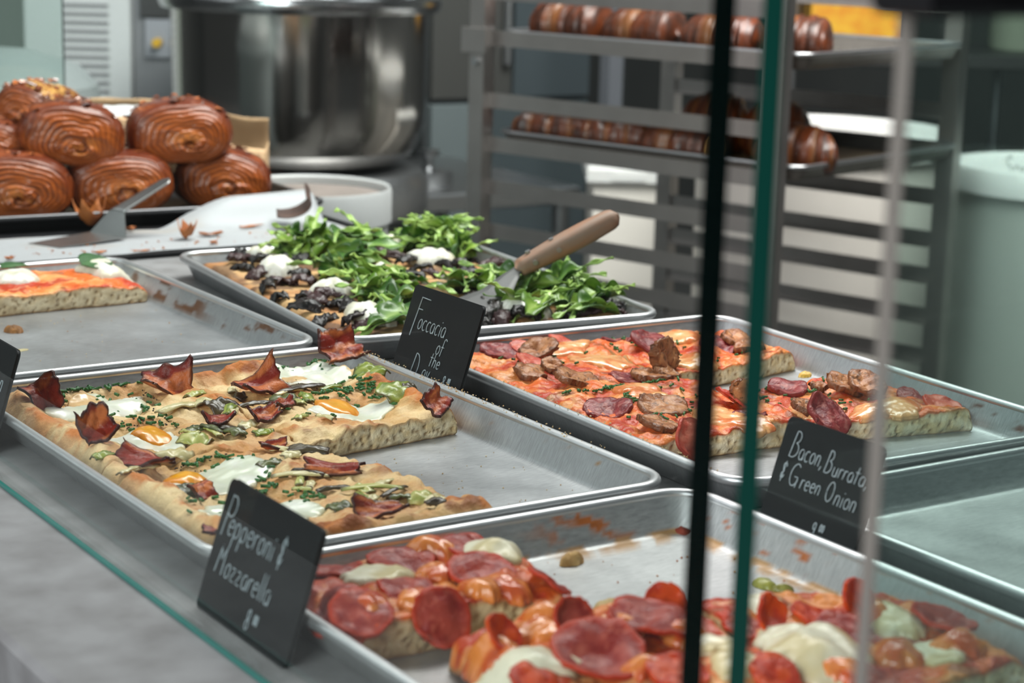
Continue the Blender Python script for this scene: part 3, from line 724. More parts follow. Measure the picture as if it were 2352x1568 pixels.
        return s.part(name, V, close_f(n, n), m, np.concatenate([col, col]), parent)
    # ---- thin solid sheet placed in 3-D
    def sheet(s, name, G, t, col, x, y, z, rx=0, ry=0, rz=0, m=None, parent=None):
        R = np.array(Matrix.Rotation(rz, 3, 'Z') @ Matrix.Rotation(ry, 3, 'Y') @ Matrix.Rotation(rx, 3, 'X'))
        G2 = G @ R.T+np.array([x, y, z]); V, F = sheet_vf(G2, t)
        c = col.reshape(-1, 3); return s.part(name, V, F, m, np.concatenate([c, c]), parent)

def bacon_grid(L, W, bu, bv, seed, curl=0.0, nu=22, nv=12):
    u, v = np.meshgrid(np.linspace(-1, 1, nu), np.linspace(-1, 1, nv), indexing='ij')
    ox = .9*(fbm(v*1.6+seed, u*.6, seed, 3)-.5); oy = .75*(fbm(u*1.6+seed, v*.3, seed+3, 3)-.5)
    uu = u*(1+ox*np.abs(u)); vv = v*(1+oy)
    x = uu*L/2; y = vv*W/2
    rq = random.Random(seed*7+1); tw_ = rq.uniform(-.8, .8); bv = bv*rq.choice((1, .3, -.7, 1.2))
    z = bu*uu**2*L/2+bv*vv**2*W/2+tw_*uu*vv*W*.45+curl*L/2*(np.clip(uu*.7+vv*.7, 0, 2)**2)*.5+(fbm(u*2.2+seed, v*2.2, seed+9, 2)-.5)*.25*W
    b = fbm(vv*2.3+seed*2.1, uu*.35+.1*np.sin(u*5), seed+5, 3)
    c = mixc(rgb(136, 38, 24), rgb(196, 108, 58), sst(.48, .62, b)); c = mixc(c, rgb(92, 30, 20), sst(.5, .2, fbm(u*3, v*3, seed+11, 3)+.0)*.7)
    e = np.maximum(np.abs(u)**6, np.abs(v)**8); c = mixc(c, rgb(38, 18, 20), sst(.35, 1, e+.35*(fbm(u*4, v*4, seed+13, 2)-.5))*.9)
    return np.stack([x, y, z], -1), c
def leek_grid(L, W, bend, cup, seed, tone=0, nu=20, nv=10):
    u, v = np.meshgrid(np.linspace(-1, 1, nu), np.linspace(-1, 1, nv), indexing='ij')
    w = W/2*(1+.3*(fbm(u*2+seed, v*0, seed, 2)-.5)*2)*(1-.25*np.abs(u)**4)
    x = u*L/2; y = v*w; z = -cup*v**2*W/2+bend*u**2*L/2+(fbm(u*2.5+seed, v*2, seed+4, 2)-.5)*.35*W
    base = [((148, 158, 62), (86, 108, 40)), ((196, 190, 120), (150, 160, 80)), ((78, 66, 40), (48, 38, 30)), ((104, 110, 58), (58, 64, 40)), ((214, 204, 160), (190, 176, 118))][tone]
    st = vn(v*9+seed, u*.8, seed+7)
    c = mixc(rgb(*base[0]), rgb(*base[1]), sst(.25, .8, st)*.7+.3*sst(-1, 1, u))
    c = mixc(c, rgb(60, 38, 28), sst(.78, 1, np.abs(u)+.25*(fbm(u*3, v*3, seed+2, 2)-.5))*.8)
    return np.stack([x, y, z], -1), c
def chives(s, name, pts, seed=0, m=None, L=(.0035, .007), r=.0011, kind='stuff', label=None):
    rng = random.Random(seed); b = MB()
    for x, y in pts:
        z = float(s.Hs(x, y))+r*.8+.0012; a = rng.uniform(0, 6.28); l = rng.uniform(*L)/2; d = np.array([math.cos(a)*l, math.sin(a)*l, rng.uniform(-.3, .3)*l])
        c = np.array([x-s.cen[0], y-s.cen[1], z]); b.tube([c-d, c+d], r*rng.uniform(.8, 1.15), 6)
    o = b.build(name, m or CHIVE, s.t, smooth=True); o['kind'] = kind
    return o
def scatter(s, cx, cy, rx, ry, n, seed):
    rng = random.Random(seed); out = []
    for _ in range(n):
        a = rng.uniform(0, 6.28); r = math.sqrt(rng.random()); x, y = s.P(cx+rx*r*math.cos(a), cy+ry*r*math.sin(a)); out.append((x, y))
    return out
def fine(v): return 1.0+v
# ================================================================== PAN A : egg, bacon and leek pizza
A = PA
eggs = []      # wells: pan coords
def hA(x, y):
    h = .0150+.0150*(fbm(x*32, y*32, 3, 4)-.42)+.0080*(fbm(x*80, y*80, 9, 3)-.5)+.0022*(fbm(x*210, y*210, 12, 2)-.5)-.0022*sst(.25, .02, worley(x*48, y*48, 14))
    rimd = np.minimum.reduce([np.asarray(x)+.150, .215-np.asarray(y), .150-np.asarray(x)])
    h = h+.0065*np.exp(-((rimd-.017)/.011)**2)*(.6+.8*fbm(x*18, y*18, 31, 2))
    rimf = np.asarray(y)+.213
    h = h+.005*np.exp(-((rimf-.015)/.010)**2)
    for ex, ey, er in WELLS: h = h-.0068*np.exp(-(((x-ex)/er)**2+((y-ey)/er)**2)**2*.8)
    return h
def cA(x, y, z, D):
    n1 = fbm(x*34, y*34, 51, 4); n2 = fbm(x*110, y*110, 53, 3)
    c = mixc(rgb(206, 164, 108), rgb(232, 204, 154), sst(.35, .65, n1))
    hi = sst(.0165, .0245, z)
    br = np.clip(sst(.46, .62, fbm(x*42+3, y*42, 57, 4))*.95*(.45+hi)+hi*.55*sst(.35, .6, n2), 0, 1)
    c = mixc(c, rgb(196, 116, 50), br); c = mixc(c, rgb(128, 62, 28), sst(.57, .68, fbm(x*55, y*55+9, 61, 4))*np.clip(hi*1.3+.1, 0, 1)*.8)
    return c
WELLS = []
def well(px, py, r):
    x, y = tl(A, px, py, -.010); WELLS.append((x, y, r)); return x, y
e1 = well(225, 930, .036); e2 = well(345, 1008, .027); e3 = well(505, 1090, .036); e4 = well(715, 862, .032); e5 = well(812, 935, .030); e6 = well(600, 1172, .034)
SA1 = Slice('pizza_slice', A, [(-.1455, .2095), (.0015, .2095), (.0015, -.003), (-.1455, -.003)], hA, cA, 'egg pizza slice in the far corner by the front glass, with pointed upright bacon curls', CRUST, dict(B=.012, L=.012), seed=71, group='egg pizza slices')
SA2 = Slice('pizza_slice', A, [(.003, .2095), (.1455, .209), (.143, .012), (.003, -.004)], hA, cA, 'egg pizza slice beside bare metal, its cut side showing, green leek on top', CRUST, dict(B=.012, R=.012), seed=72, group='egg pizza slices')
SA3 = Slice('pizza_slice', A, [(-.1455, -.0045), (.006, -.0045), (.037, -.210), (-.1455, -.2095)], hA, cA, 'egg pizza slice standing directly behind the pepperoni sign, with an orange runny yolk', CRUST, dict(N=.012, L=.012), seed=73, group='egg pizza slices')
def egg(s, xy, rx, ry, rot, yxy, yr, film, seed, ch=(), pepper=0):
    def colw(r, x, y):
        c = mixc(rgb(232, 232, 220), rgb(214, 218, 196), sst(.3, .7, fbm(x*60, y*60, seed, 3))); return mixc(c, rgb(206, 190, 140), sst(.86, 1, r)*.6)
    w = s.lens('fried_egg', xy[0], xy[1], rx, ry, rot, lambda r, x, y: .0042*np.sqrt(np.clip(1-r**4, 0, 1))+.0016*(fbm(x*70, y*70, seed, 3)-.5), EGGW, colw, n=34, amp=.22, seed=seed)
    if yxy is not None:
        def coly(r, x, y):
            c = mixc(rgb(240, 168, 22), rgb(226, 138, 14), sst(.3, 1, r)); f = rgb(226, 190, 138)
            c = mixc(c, f, film*sst(.3, .6, fbm(x*50, y*50, seed+4, 3)+film*.4)); return c
        s.lens('yolk', yxy[0], yxy[1], yr, yr*.96, 0, lambda r, x, y: .0012+(.0058-.0036*film)*np.sqrt(np.clip(1-r**2.4, 0, 1)), YOLK, coly, n=22, amp=.05, seed=seed+1, parent=w, lift=.0012)
    return w
egg(SA1, e1, .041, .030, .5, SA1.P(208, 932), .0165, .95, 81)
egg(SA1, e2, .029, .026, .2, SA1.P(347, 1012), .0155, .0, 82)
egg(SA3, e3, .044, .027, .25, SA3.P(428, 1106), .0155, .0, 83)
egg(SA2, e4, .036, .028, .1, SA2.P(680, 873), .012, .97, 84)
egg(SA2, e5, .036, .021, .05, SA2.P(775, 944), .0175, .1, 85)
egg(SA3, e6, .038, .024, -.3, None, 0, 0, 86)
for s, nm, sets in ((SA1, 'chives', ((200, 905, 75, 18, 24), (250, 925, 110, 40, 30), (345, 990, 75, 22, 20), (290, 940, 90, 40, 12))), (SA3, 'chives', ((500, 1070, 100, 25, 30), (600, 1110, 60, 30, 20), (700, 1150, 50, 25, 16), (480, 1160, 60, 30, 8))), (SA2, 'chives', ((690, 850, 60, 25, 26), (740, 880, 80, 25, 20), (800, 925, 70, 12, 34), (860, 935, 45, 14, 16), (750, 910, 160, 60, 16)))):
    pts = []
    for i, (a, b, rx, ry, n) in enumerate(sets): pts += scatter(s, a, b, rx, ry, n, 300+i)
    chives(s, nm, pts, 5)
for s, sets in ((SA1, ((250, 930, 130, 35, 40), (350, 1005, 80, 30, 40))), (SA2, ((700, 870, 80, 30, 90),)), (SA3, ((500, 1085, 110, 30, 60),))):
    pts = []
    for i, (a, b, rx, ry, n) in enumerate(sets): pts += scatter(s, a, b, rx, ry, n, 400+i)
    chives(s, 'pepper_specks', pts, 6, PEPPER, (.0006, .0016), .0005)
def bacon(s, px, py, Lp, Wp, rz, bu=.25, bv=.3, rx=0, ry=0, lift=.004, seed=0, curl=0.0, t=.0021):
    x, y = s.P(px, py, up=lift, keep=-.03); k = pxm(px, py, 1)
    if y < .197: x, y = s.keep(x, y, .004)
    G, c = bacon_grid(Lp*k*1.1, Wp*k*1.1, bu, bv, seed, curl)
    if y > .197:                       # standing at the rear rim: stays on the slice, leans up
        w = fwd(s.tray, x, .197); p = hit(px, py, 1, w[1]); x, y = inv(s.tray, p[0], p[1]); lift = p[2]-FLOORZ-float(s.Hs(x, y))
    return s.sheet('bacon_piece', G, t, c, x, y, float(s.Hs(x, y))+lift, rx, ry, rz, MEAT)
def leek(s, px, py, Lp, Wp, rz, bend=-.1, cup=.3, rx=0, ry=0, lift=.003, seed=0, tone=0):
    x, y = s.P(px, py); k = pxm(px, py, 1)
    G, c = leek_grid(Lp*k*1.12, Wp*k*1.15, bend, cup, seed, tone)
    return s.sheet('leek_piece', G, .0011, c, x, y, float(s.Hs(x, y))+lift, rx, ry, rz, GREENM)
R_ = math.radians
for a in ((SA2, 778, 800, 86, 74, .15, .15, .2, R_(40), 0, .010, 1, .5), (SA1, 382, 884, 96, 78, -.25, .2, .3, R_(30), R_(6), .006, 2, .3), (SA2, 592, 887, 112, 70, .12, .3, .25, R_(22), R_(-4), .005, 3, .2),
          (SA1, 98, 912, 60, 66, .1, .4, .5, R_(50), R_(-16), .008, 4, .9), (SA1, 220, 985, 70, 68, -.1, .4, .5, R_(48), R_(-18), .008, 5, .9), (SA3, 335, 1066, 124, 54, R_(-55), .1, .45, R_(12), 0, .004, 6, 0),
          (SA3, 770, 1070, 120, 40, R_(-42), .15, .4, R_(22), 0, .005, 7, 0), (SA3, 872, 1178, 104, 48, R_(-8), .1, .35, R_(14), R_(4), .005, 8, .2), (SA2, 998, 930, 64, 56, R_(35), .15, .25, R_(34), R_(-16), .004, 9, .4),
          (SA2, 606, 945, 72, 46, R_(20), .3, .3, R_(22), 0, .005, 10, .4), (SA3, 592, 1010, 60, 38, R_(-15), .15, .35, R_(12), 0, .003, 11, 0), (SA1, 502, 964, 62, 42, R_(30), .15, .3, R_(8), 0, .003, 12, 0),
          (SA3, 468, 1126, 52, 46, R_(20), .2, .35, R_(28), 0, .004, 13, .3), (SA3, 490, 1196, 40, 26, R_(-30), .15, .35, 0, 0, .003, 14, 0), (SA2, 650, 930, 52, 30, R_(10), .2, .3, R_(18), 0, .003, 15, 0)):
    s, px, py, L, W, rz, bu, bv, rx, ry, lf, sd, cu = a
    bacon(s, px, py, L, W, rz, bu, bv, rx, ry, lf, sd, cu)
for a in ((SA2, 850, 905, 74, 50, R_(-55), 0, R_(22)), (SA2, 918, 897, 104, 56, R_(25), 0, R_(24)), (SA2, 985, 888, 46, 24, R_(40), 2, R_(25)), (SA1, 583, 935, 84, 22, R_(55), 0, 0), (SA1, 522, 930, 66, 52, R_(10), 2, R_(20)),
          (SA1, 490, 990, 70, 26, R_(100), 3, R_(20)), (SA1, 552, 1000, 54, 46, R_(80), 3, R_(25)), (SA1, 450, 1012, 72, 54, R_(-50), 1, 0), (SA2, 690, 893, 120, 22, R_(12), 2, 0), (SA2, 705, 918, 70, 26, R_(75), 0, 0),
          (SA1, 232, 1052, 50, 26, R_(20), 0, 0), (SA3, 428, 1132, 84, 44, R_(25), 3, R_(15)), (SA3, 855, 1130, 130, 18, R_(-22), 1, 0), (SA3, 778, 1168, 52, 40, R_(20), 3, 0), (SA3, 968, 1152, 62, 44, R_(-20), 1, R_(20)),
          (SA3, 620, 1075, 60, 30, R_(10), 3, 0), (SA1, 410, 948, 110, 24, R_(15), 4, 0), (SA1, 400, 1052, 84, 46, R_(-10), 4, 0), (SA2, 662, 922, 66, 50, R_(30), 3, R_(15)), (SA3, 708, 1042, 86, 30, R_(-35), 2, R_(20)),
          (SA1, 470, 940, 40, 40, R_(60), 4, 0), (SA3, 690, 1100, 120, 16, R_(-25), 4, 0), (SA3, 905, 1140, 90, 12, R_(25), 2, 0), (SA2, 760, 893, 60, 14, R_(15), 0, 0), (SA3, 1000, 1165, 44, 24, R_(-10), 2, R_(15))):
    s, px, py, L, W, rz, tone, rx = a
    leek(s, px, py, L, W, rz, -.12, .35, rx, 0, .004, int(px), tone)

rgl = random.Random(31)
for (px, py, rx, ry, n) in ((600, 940, 150, 50, 12), (520, 985, 90, 30, 6), (820, 1120, 140, 50, 10), (900, 1165, 110, 30, 5), (680, 1030, 60, 30, 4), (330, 1090, 40, 20, 2)):
    for _ in range(n):
        qx, qy = px+rgl.uniform(-1, 1)*rx, py+rgl.uniform(-1, 1)*ry; x, y = tl(A, qx, qy)
        s = SA3 if y < -.004 else (SA1 if x < .002 else SA2)
        if min(float(d) for d in s.dist(x, y)) < .006: continue
        leek(s, qx, qy, rgl.uniform(34, 76), rgl.uniform(12, 30), rgl.uniform(0, 3.14), -.1, .35, rgl.uniform(-.2, .3), 0, .003, int(qx*3), rgl.choice((0, 1, 1, 2, 3, 4, 4)))
# ================================================================== PAN B : tomato slice with burrata and basil
def hB(x, y): return .0185+.008*(fbm(x*30, y*30, 103, 4)-.45)+.004*(fbm(x*110, y*110, 104, 3)-.5)
def cred(seed, cheese=(232, 156, 92), orange=(222, 104, 36), red=(180, 44, 22), redamt=.5, brown=.66):
    def f(x, y, z, D):
        n = fbm(x*40, y*40, seed, 4); c = mixc(rgb(*orange), rgb(*cheese), sst(.40, .62, n))
        c = mixc(c, rgb(*red), sst(redamt, redamt+.12, fbm(x*52+4, y*52, seed+3, 4))*.85)
        c = mixc(c, rgb(142, 72, 34), sst(brown, brown+.08, fbm(x*48, y*48+7, seed+6, 4))*.8)
        return mixc(c, rgb(242, 196, 140), sst(.60, .74, fbm(x*120, y*120, seed+9, 3))*.4)
    return f
SB = Slice('pizza_slice', PB, [(-.142, .2095), (.1455, .2095), (.1455, .104), (-.142, .092)], hB, cred(110), 'long tomato pizza slice with white burrata and basil leaves, at the back of its pan', REDTOP, dict(B=.006, R=.016), seed=111, crumb=((196, 172, 136), (224, 204, 170)), crustc=(206, 128, 60))
def cheesecol(r, x, y): return mixc(rgb(230, 228, 218), rgb(208, 204, 184), sst(.4, .7, fbm(x*70, y*70, 5, 3)))
def dollop(s, px, py, a, b, rot, h=.006, seed=0, m=None, colf=None, name='burrata_dollop', amp=.3):
    x, y = s.P(px, py, keep=min(.013, a*pxm(px, py, 1)*.8)); k = pxm(px, py, 1)
    return s.lens(name, x, y, a*k, b*k, rot, lambda r, X, Y: h*np.sqrt(np.clip(1-r**2.2, 0, 1))*(.7+.75*fbm(X*75+seed, Y*75, seed, 3))+.0004, m or CHEESE, colf or cheesecol, n=26, amp=amp, fr=2.2, seed=seed)
dollop(SB, 40, 638, 52, 62, .1, .007, 121); dollop(SB, 258, 627, 66, 70, .15, .011, 122)
def leaf(s, name, px, py, L, W, rz, seed, lift, rx=0, ry=0, dark=1):
    k = pxm(px, py, 1); u, v = np.meshgrid(np.linspace(-1, 1, 16), np.linspace(-1, 1, 9), indexing='ij')
    w = W*k/2*np.sqrt(np.clip(1-u**2, .02, 1))*(1-.25*u); G = np.stack([u*L*k/2, v*w, .12*L*k*(v**2)*.5-.06*L*k*u**2], -1)
    c = mixc(rgb(44, 84, 44), rgb(84, 120, 74), sst(.5, .0, np.abs(v))*.6+.4*fbm(u*3, v*5, seed, 2)); x, y = s.P(px, py)
    s.sheet(name, G, .0007, c, x, y, float(s.Hs(x, y))+lift, rx, ry, rz, LEAFM)
leaf(SB, 'basil_leaf', 222, 622, 72, 90, .15, 1, .010, R_(12)); leaf(SB, 'basil_leaf', 34, 630, 60, 60, .1, 2, .009)

# ================================================================== PAN C : mushroom and arugula focaccia
def hC(x, y): return .0165+.012*(fbm(x*24, y*24, 203, 4)-.42)+.002*(fbm(x*100, y*100, 204, 3)-.5)
def cC(x, y, z, D):
    n = fbm(x*36, y*36, 211, 4); c = mixc(rgb(204, 166, 116), rgb(172, 120, 74), sst(.4, .65, n)); c = mixc(c, rgb(92, 66, 50), sst(.5, .66, fbm(x*44, y*44, 214, 4))*.85)
    return mixc(c, rgb(226, 190, 134), sst(.018, .024, z)*.6)
SC = []
for nm, q, lb, ed in (('far', [(-.1455, .2095), (.0, .2095), (.0, .002), (-.1455, .002)], 'focaccia slice in the rear left quarter of the arugula pan, dark onions at its corner', dict(B=.01, L=.01)),
                      ('fr', [(.003, .2095), (.1455, .2095), (.1455, .03), (.003, .004)], 'focaccia slice along the rear rim of the arugula pan, under a heap of arugula', dict(B=.01, R=.01)),
                      ('nl', [(-.1455, -.002), (.0, -.002), (.0, -.2095), (-.1455, -.2095)], 'focaccia slice directly behind the black focaccia sign, with white cheese', dict(N=.01, L=.01)),
                      ('nr', [(.006, -.035), (.1455, -.02), (.1455, -.2095), (.006, -.2095)], 'focaccia slice in front of the wooden-handled server, topped with arugula', dict(N=.01, R=.01))):
    SC.append(Slice('focaccia_slice', PC, q, hC, cC, lb, CRUST, ed, seed=220+len(SC), res=.0022, group='focaccia slices', cat='focaccia slice'))
def pickC(px, py):
    x, y = tl(PC, px, py, -.004); return SC[(0 if x < .0015 else 1)+(0 if y > (0 if x < .0015 else -.01) else 2)]
def mush_grid(L, W, b, seed, nu=14, nv=8):
    u, v = np.meshgrid(np.linspace(-1, 1, nu), np.linspace(-1, 1, nv), indexing='ij')
    w = W/2*(.75+.5*fbm(u*2+seed, v*0, seed, 2)); x = u*L/2; y = v*w+.2*L*(fbm(u*1.3+seed*3, u*0, seed+2, 2)-.5)
    z = -.5*w*v**2+b*L*.5*(1-u**2)+(fbm(u*3+seed, v*3, seed+4, 3)-.5)*W*.9
    c = mixc(rgb(16, 13, 13), rgb(38, 27, 26), sst(.45, .75, fbm(u*3+seed, v*3, seed+6, 3))); 
    if seed % 3 == 0: c = mixc(c, rgb(80, 50, 52), .5+0*u)
    return np.stack([x, y, z], -1), c
rng = random.Random(7)
mush_pts = [(545, 590), (575, 600), (600, 608), (560, 620), (590, 640), (625, 622), (520, 583), (650, 655), (640, 690), (615, 668), (700, 655), (730, 668), (690, 640), (790, 548), (815, 560), (840, 568), (860, 578), (820, 580), (885, 590), (905, 600), (935, 610), (965, 628), (1000, 640), (1030, 618), (1060, 625), (1100, 655), (1125, 650), (1140, 640), (1170, 625), (1110, 715), (1130, 728), (1150, 740), (1165, 728), (1120, 745), (840, 752), (822, 745), (690, 690), (720, 695), (780, 705), (800, 712), (760, 692), (1210, 735), (1300, 735), (1340, 722), (1395, 716), (1420, 710), (1440, 716), (1080, 690), (1060, 668), (1040, 660), (1000, 600), (980, 585), (955, 590), (1180, 690), (1230, 652), (1265, 660), (1290, 668), (760, 640), (860, 620), (940, 650), (1085, 600), (1120, 610), (620, 585), (700, 600), (545, 605), (670, 720), (740, 740), (900, 560), (1010, 655), (1090, 640)]
for i, (px, py) in enumerate(mush_pts):
    s = pickC(px, py); x, y = s.P(px, py); G, c = mush_grid(rng.uniform(.022, .042), rng.uniform(.010, .017), rng.uniform(.05, .35), i*5+1)
    s.sheet('mushroom_strip', G, .0022, c, x, y, float(s.Hs(x, y))+rng.uniform(.003, .007), rng.uniform(-.5, .5), rng.uniform(-.3, .3), rng.uniform(0, 6.28), MUSH)
for i, (px, py, a, b) in enumerate(((555, 577, 34, 46), (640, 627, 48, 52), (745, 672, 56, 56), (852, 738, 52, 90), (872, 562, 26, 40), (990, 606, 50, 62), (905, 643, 26, 34), (1205, 718, 62, 66), (1392, 690, 48, 70), (1355, 652, 20, 30))):
    dollop(pickC(px, py), px, py, a, b, .2, .015, 240+i)
# arugula
def arug_mesh(seed):
    nu, nv = 30, 7; L = .062; u, v = np.meshgrid(np.linspace(0, 1, nu), np.linspace(-1, 1, nv), indexing='ij')
    blade = sst(.30, .42, u); env = np.sin(np.clip((u-.28)/.72, 0, 1)*math.pi)**.6*(.75+.5*u)
    lob = .30+.70*np.abs(np.sin((u-.30)*math.pi*3.6+.4*seed))**.8; lob = np.where(u > .76, np.maximum(lob, .85), lob)
    w = .0013*(1-blade)+blade*np.maximum(.0105*env*lob, .0012*(1-u)+.0004)
    r = random.Random(seed); bend = r.uniform(.3, 1.4); side = r.uniform(-.7, .7); tw = r.uniform(-1.2, 1.2)
    ang = bend*u; X = L*np.where(bend > .01, np.sin(ang)/bend, u); Z = -L*(1-np.cos(ang))/bend*.9
    fold = r.uniform(.15, .7)
    yy = v*w; zz = fold*np.abs(v)*w*.9+.0018*np.sin(u*22+v*2+seed)*np.abs(v)
    ca, sa = np.cos(tw*u), np.sin(tw*u); y2 = yy*ca-zz*sa; z2 = yy*sa+zz*ca
    G = np.stack([X, y2+side*.012*u**2, Z+z2], -1); G -= G[int(nu*.6), nv//2]
    V, F = sheet_vf(G, .0005)
    lt = [((116, 150, 42), (64, 100, 26)), ((86, 128, 34), (46, 82, 24)), ((140, 168, 64), (90, 126, 40)), ((66, 108, 32), (36, 68, 24))][seed % 4]
    c = mixc(rgb(*lt[0]), rgb(*lt[1]), sst(.15, .8, np.abs(v))*.8*blade); c = mixc(c, rgb(188, 206, 128), sst(.25, .0, np.abs(v))*.55*(1-.5*u)); c = mixc(c, rgb(170, 200, 110), (1-blade)*.6)
    c = c.reshape(-1, 3); o = mk('arugula_leaf', V, F, LEAFM, None, np.concatenate([c, c])); me = o.data; bpy.data.objects.remove(o); return me
AM = [arug_mesh(k) for k in range(12)]
ar = [(645, 548, 7, 40, 14), (600, 560, 4, 20, 10), (735, 548, 5, 30, 14), (790, 575, 4, 36, 16), (700, 575, 6, 60, 14), (830, 610, 6, 50, 14), (770, 640, 7, 40, 18), (840, 650, 8, 50, 22), (900, 700, 9, 50, 24), (850, 690, 6, 40, 18), (920, 735, 3, 20, 10), (955, 690, 4, 20, 20),
      (890, 545, 6, 40, 14), (950, 535, 6, 40, 14), (1000, 525, 8, 40, 12), (1030, 545, 5, 40, 12), (1075, 575, 7, 50, 14), (1130, 578, 7, 50, 14), (1175, 590, 5, 30, 14), (960, 560, 5, 50, 12), (1060, 650, 2, 14, 14), (1035, 670, 2, 10, 10), (1135, 678, 3, 14, 14),
      (1190, 665, 5, 30, 14), (1240, 668, 6, 40, 12), (1290, 678, 7, 40, 12), (1330, 690, 6, 36, 14), (1370, 668, 4, 30, 10), (1180, 705, 4, 30, 12), (1240, 722, 3, 26, 8), (1370, 718, 4, 30, 8), (1420, 700, 4, 22, 12), (1310, 712, 4, 40, 10), (895, 755, 2, 20, 6)]
pile = {}
for px, py, n, rx, ry in ar:
    for k in range(n):
        qx, qy = px+rng.gauss(0, rx*.5), py+rng.gauss(0, ry*.5); s = pickC(qx, qy+6)
        x, y = s.P(qx, qy+6); key = (int(x*40), int(y*40)); lv = pile.get(key, 0); pile[key] = lv+1
        x = min(max(x, -.126), .126); y = min(max(y, -.190), .190)
        o = bpy.data.objects.new('arugula_leaf', AM[rng.randrange(12)]); CO.objects.link(o); o.parent = s.t
        z = float(s.Hs(x, y))+.008+min(lv, 7)*.0022+rng.uniform(0, .004)
        o.location = (x-s.cen[0], y-s.cen[1], z); o.rotation_euler = (rng.uniform(-.7, .7), rng.uniform(-.45, .25), rng.uniform(0, 6.28))
        o.scale = (rng.uniform(.95, 1.5),)*3

# ================================================================== PAN D : sausage and salami
def hD(x, y): return .0165+.012*(fbm(x*32, y*32, 303, 4)-.43)+.006*(fbm(x*90, y*90, 304, 3)-.5)+.002*(fbm(x*230, y*230, 305, 2)-.5)
cD = cred(310, (230, 146, 78), (218, 98, 34), (184, 46, 22), .53, .62)
SD1 = Slice('pizza_slice', PD, [(-.1455, .2095), (-.001, .2095), (-.003, .055), (-.1455, .050)], hD, cD, 'sausage pizza slice just behind the focaccia sign in the corner of its pan', REDTOP, dict(B=.008, L=.010), seed=311, group='sausage pizza slices')
SD2 = Slice('pizza_slice', PD, [(.002, .205), (.1455, .195), (.146, .092), (-.0005, .068)], hD, cD, 'sausage pizza slice at the far rim, a chunk of sausage standing upright on it', REDTOP, dict(B=.008, R=.010), seed=312, group='sausage pizza slices')
SD3 = Slice('pizza_slice', PD, [(-.1455, .047), (.0, .052), (.0, -.100), (-.1455, -.095)], hD, cD, 'sausage pizza slice behind the black glass edge, with dark red salami near the rim', REDTOP, dict(L=.010), seed=313, group='sausage pizza slices')
SD4 = Slice('pizza_slice', PD, [(.003, .012), (.142, -.014), (.140, -.128), (.003, -.102)], hD, cD, 'sausage pizza slice directly behind the bacon and burrata sign, ending in a cut corner', REDTOP, dict(R=.008), seed=314, group='sausage pizza slices')
def pickD(px, py):
    x, y = tl(PD, px, py, -.006)
    if x < .001: return SD1 if y > .05 else SD3
    return SD2 if y > .045 else SD4
def round_col(kind, seed):
    def f(r, x, y):
        X, Y = x, y; n = fbm(X*170+seed, Y*170, seed, 4); n2 = fbm(X*420, Y*420+seed, seed+2, 2)
        if kind == 'salami': c = mixc(rgb(112, 30, 34), rgb(146, 58, 58), sst(.42, .62, n)); c = mixc(c, rgb(196, 128, 116), sst(.60, .7, n2)*.5); c = mixc(c, rgb(122, 38, 34), sst(.86, .98, r)*.8)
        elif kind == 'sausage': c = mixc(rgb(158, 100, 62), rgb(186, 128, 84), sst(.4, .62, n)); c = mixc(c, rgb(84, 52, 34), sst(.66, .73, n2)*.85); c = mixc(c, rgb(104, 58, 34), sst(.80, 1, r)*.75)
        elif kind == 'pepperoni': c = mixc(rgb(140, 36, 30), rgb(164, 62, 50), sst(.4, .64, n)); c = mixc(c, rgb(196, 104, 84), sst(.64, .74, n2)*.45); c = mixc(c, rgb(188, 52, 16), sst(.78, .99, r)*.9)
        elif kind == 'ham': c = mixc(rgb(196, 84, 66), rgb(214, 118, 96), sst(.4, .62, n)); c = mixc(c, rgb(176, 52, 36), sst(.85, 1, r)*.7)
        else: c = mixc(rgb(212, 72, 14), rgb(186, 48, 16), sst(.4, .62, n))
        return c
    return f
def round_slice(s, name, px, py, rp, kind, t=.0022, rx=0, ry=0, rz=0, cup=0.0, lift=.002, seed=0, asp=1.0, follow=.7, n=22, bend=0.0):
    x, y = s.P(px, py, up=max(lift, 0), keep=-.004 if abs(rx)+abs(ry) > .6 else .007); r = pxm(px, py, rp); X, Y = disc(n); rr = np.hypot(X, Y)
    o = 1+.34*(fbm(X*1.5+seed, Y*1.5, seed, 3)-.5)*rr
    gx, gy = X*r*o, Y*r*asp*o; z = cup*r*rr**2+bend*r*X**2+(fbm(X*1.5+seed, Y*1.5, seed+1, 2)-.5)*r*.36
    flat = 1 if (abs(rx)+abs(ry)) < .3 else 0
    if flat: z = z+follow*(s.Hs(x+gx, y+gy)-s.Hs(np.array(x), np.array(y)))
    if t > .004: z = z+(fbm(gx*260, gy*260, seed, 3)-.5)*.0022
    G = np.stack([gx, gy, z], -1); c = round_col(kind, seed)(rr, gx+seed, gy)
    return s.sheet(name, G, t, c, x, y, float(s.Hs(x, y))+t/2+lift-(.0012 if flat else 0), rx, ry, rz, MEAT)
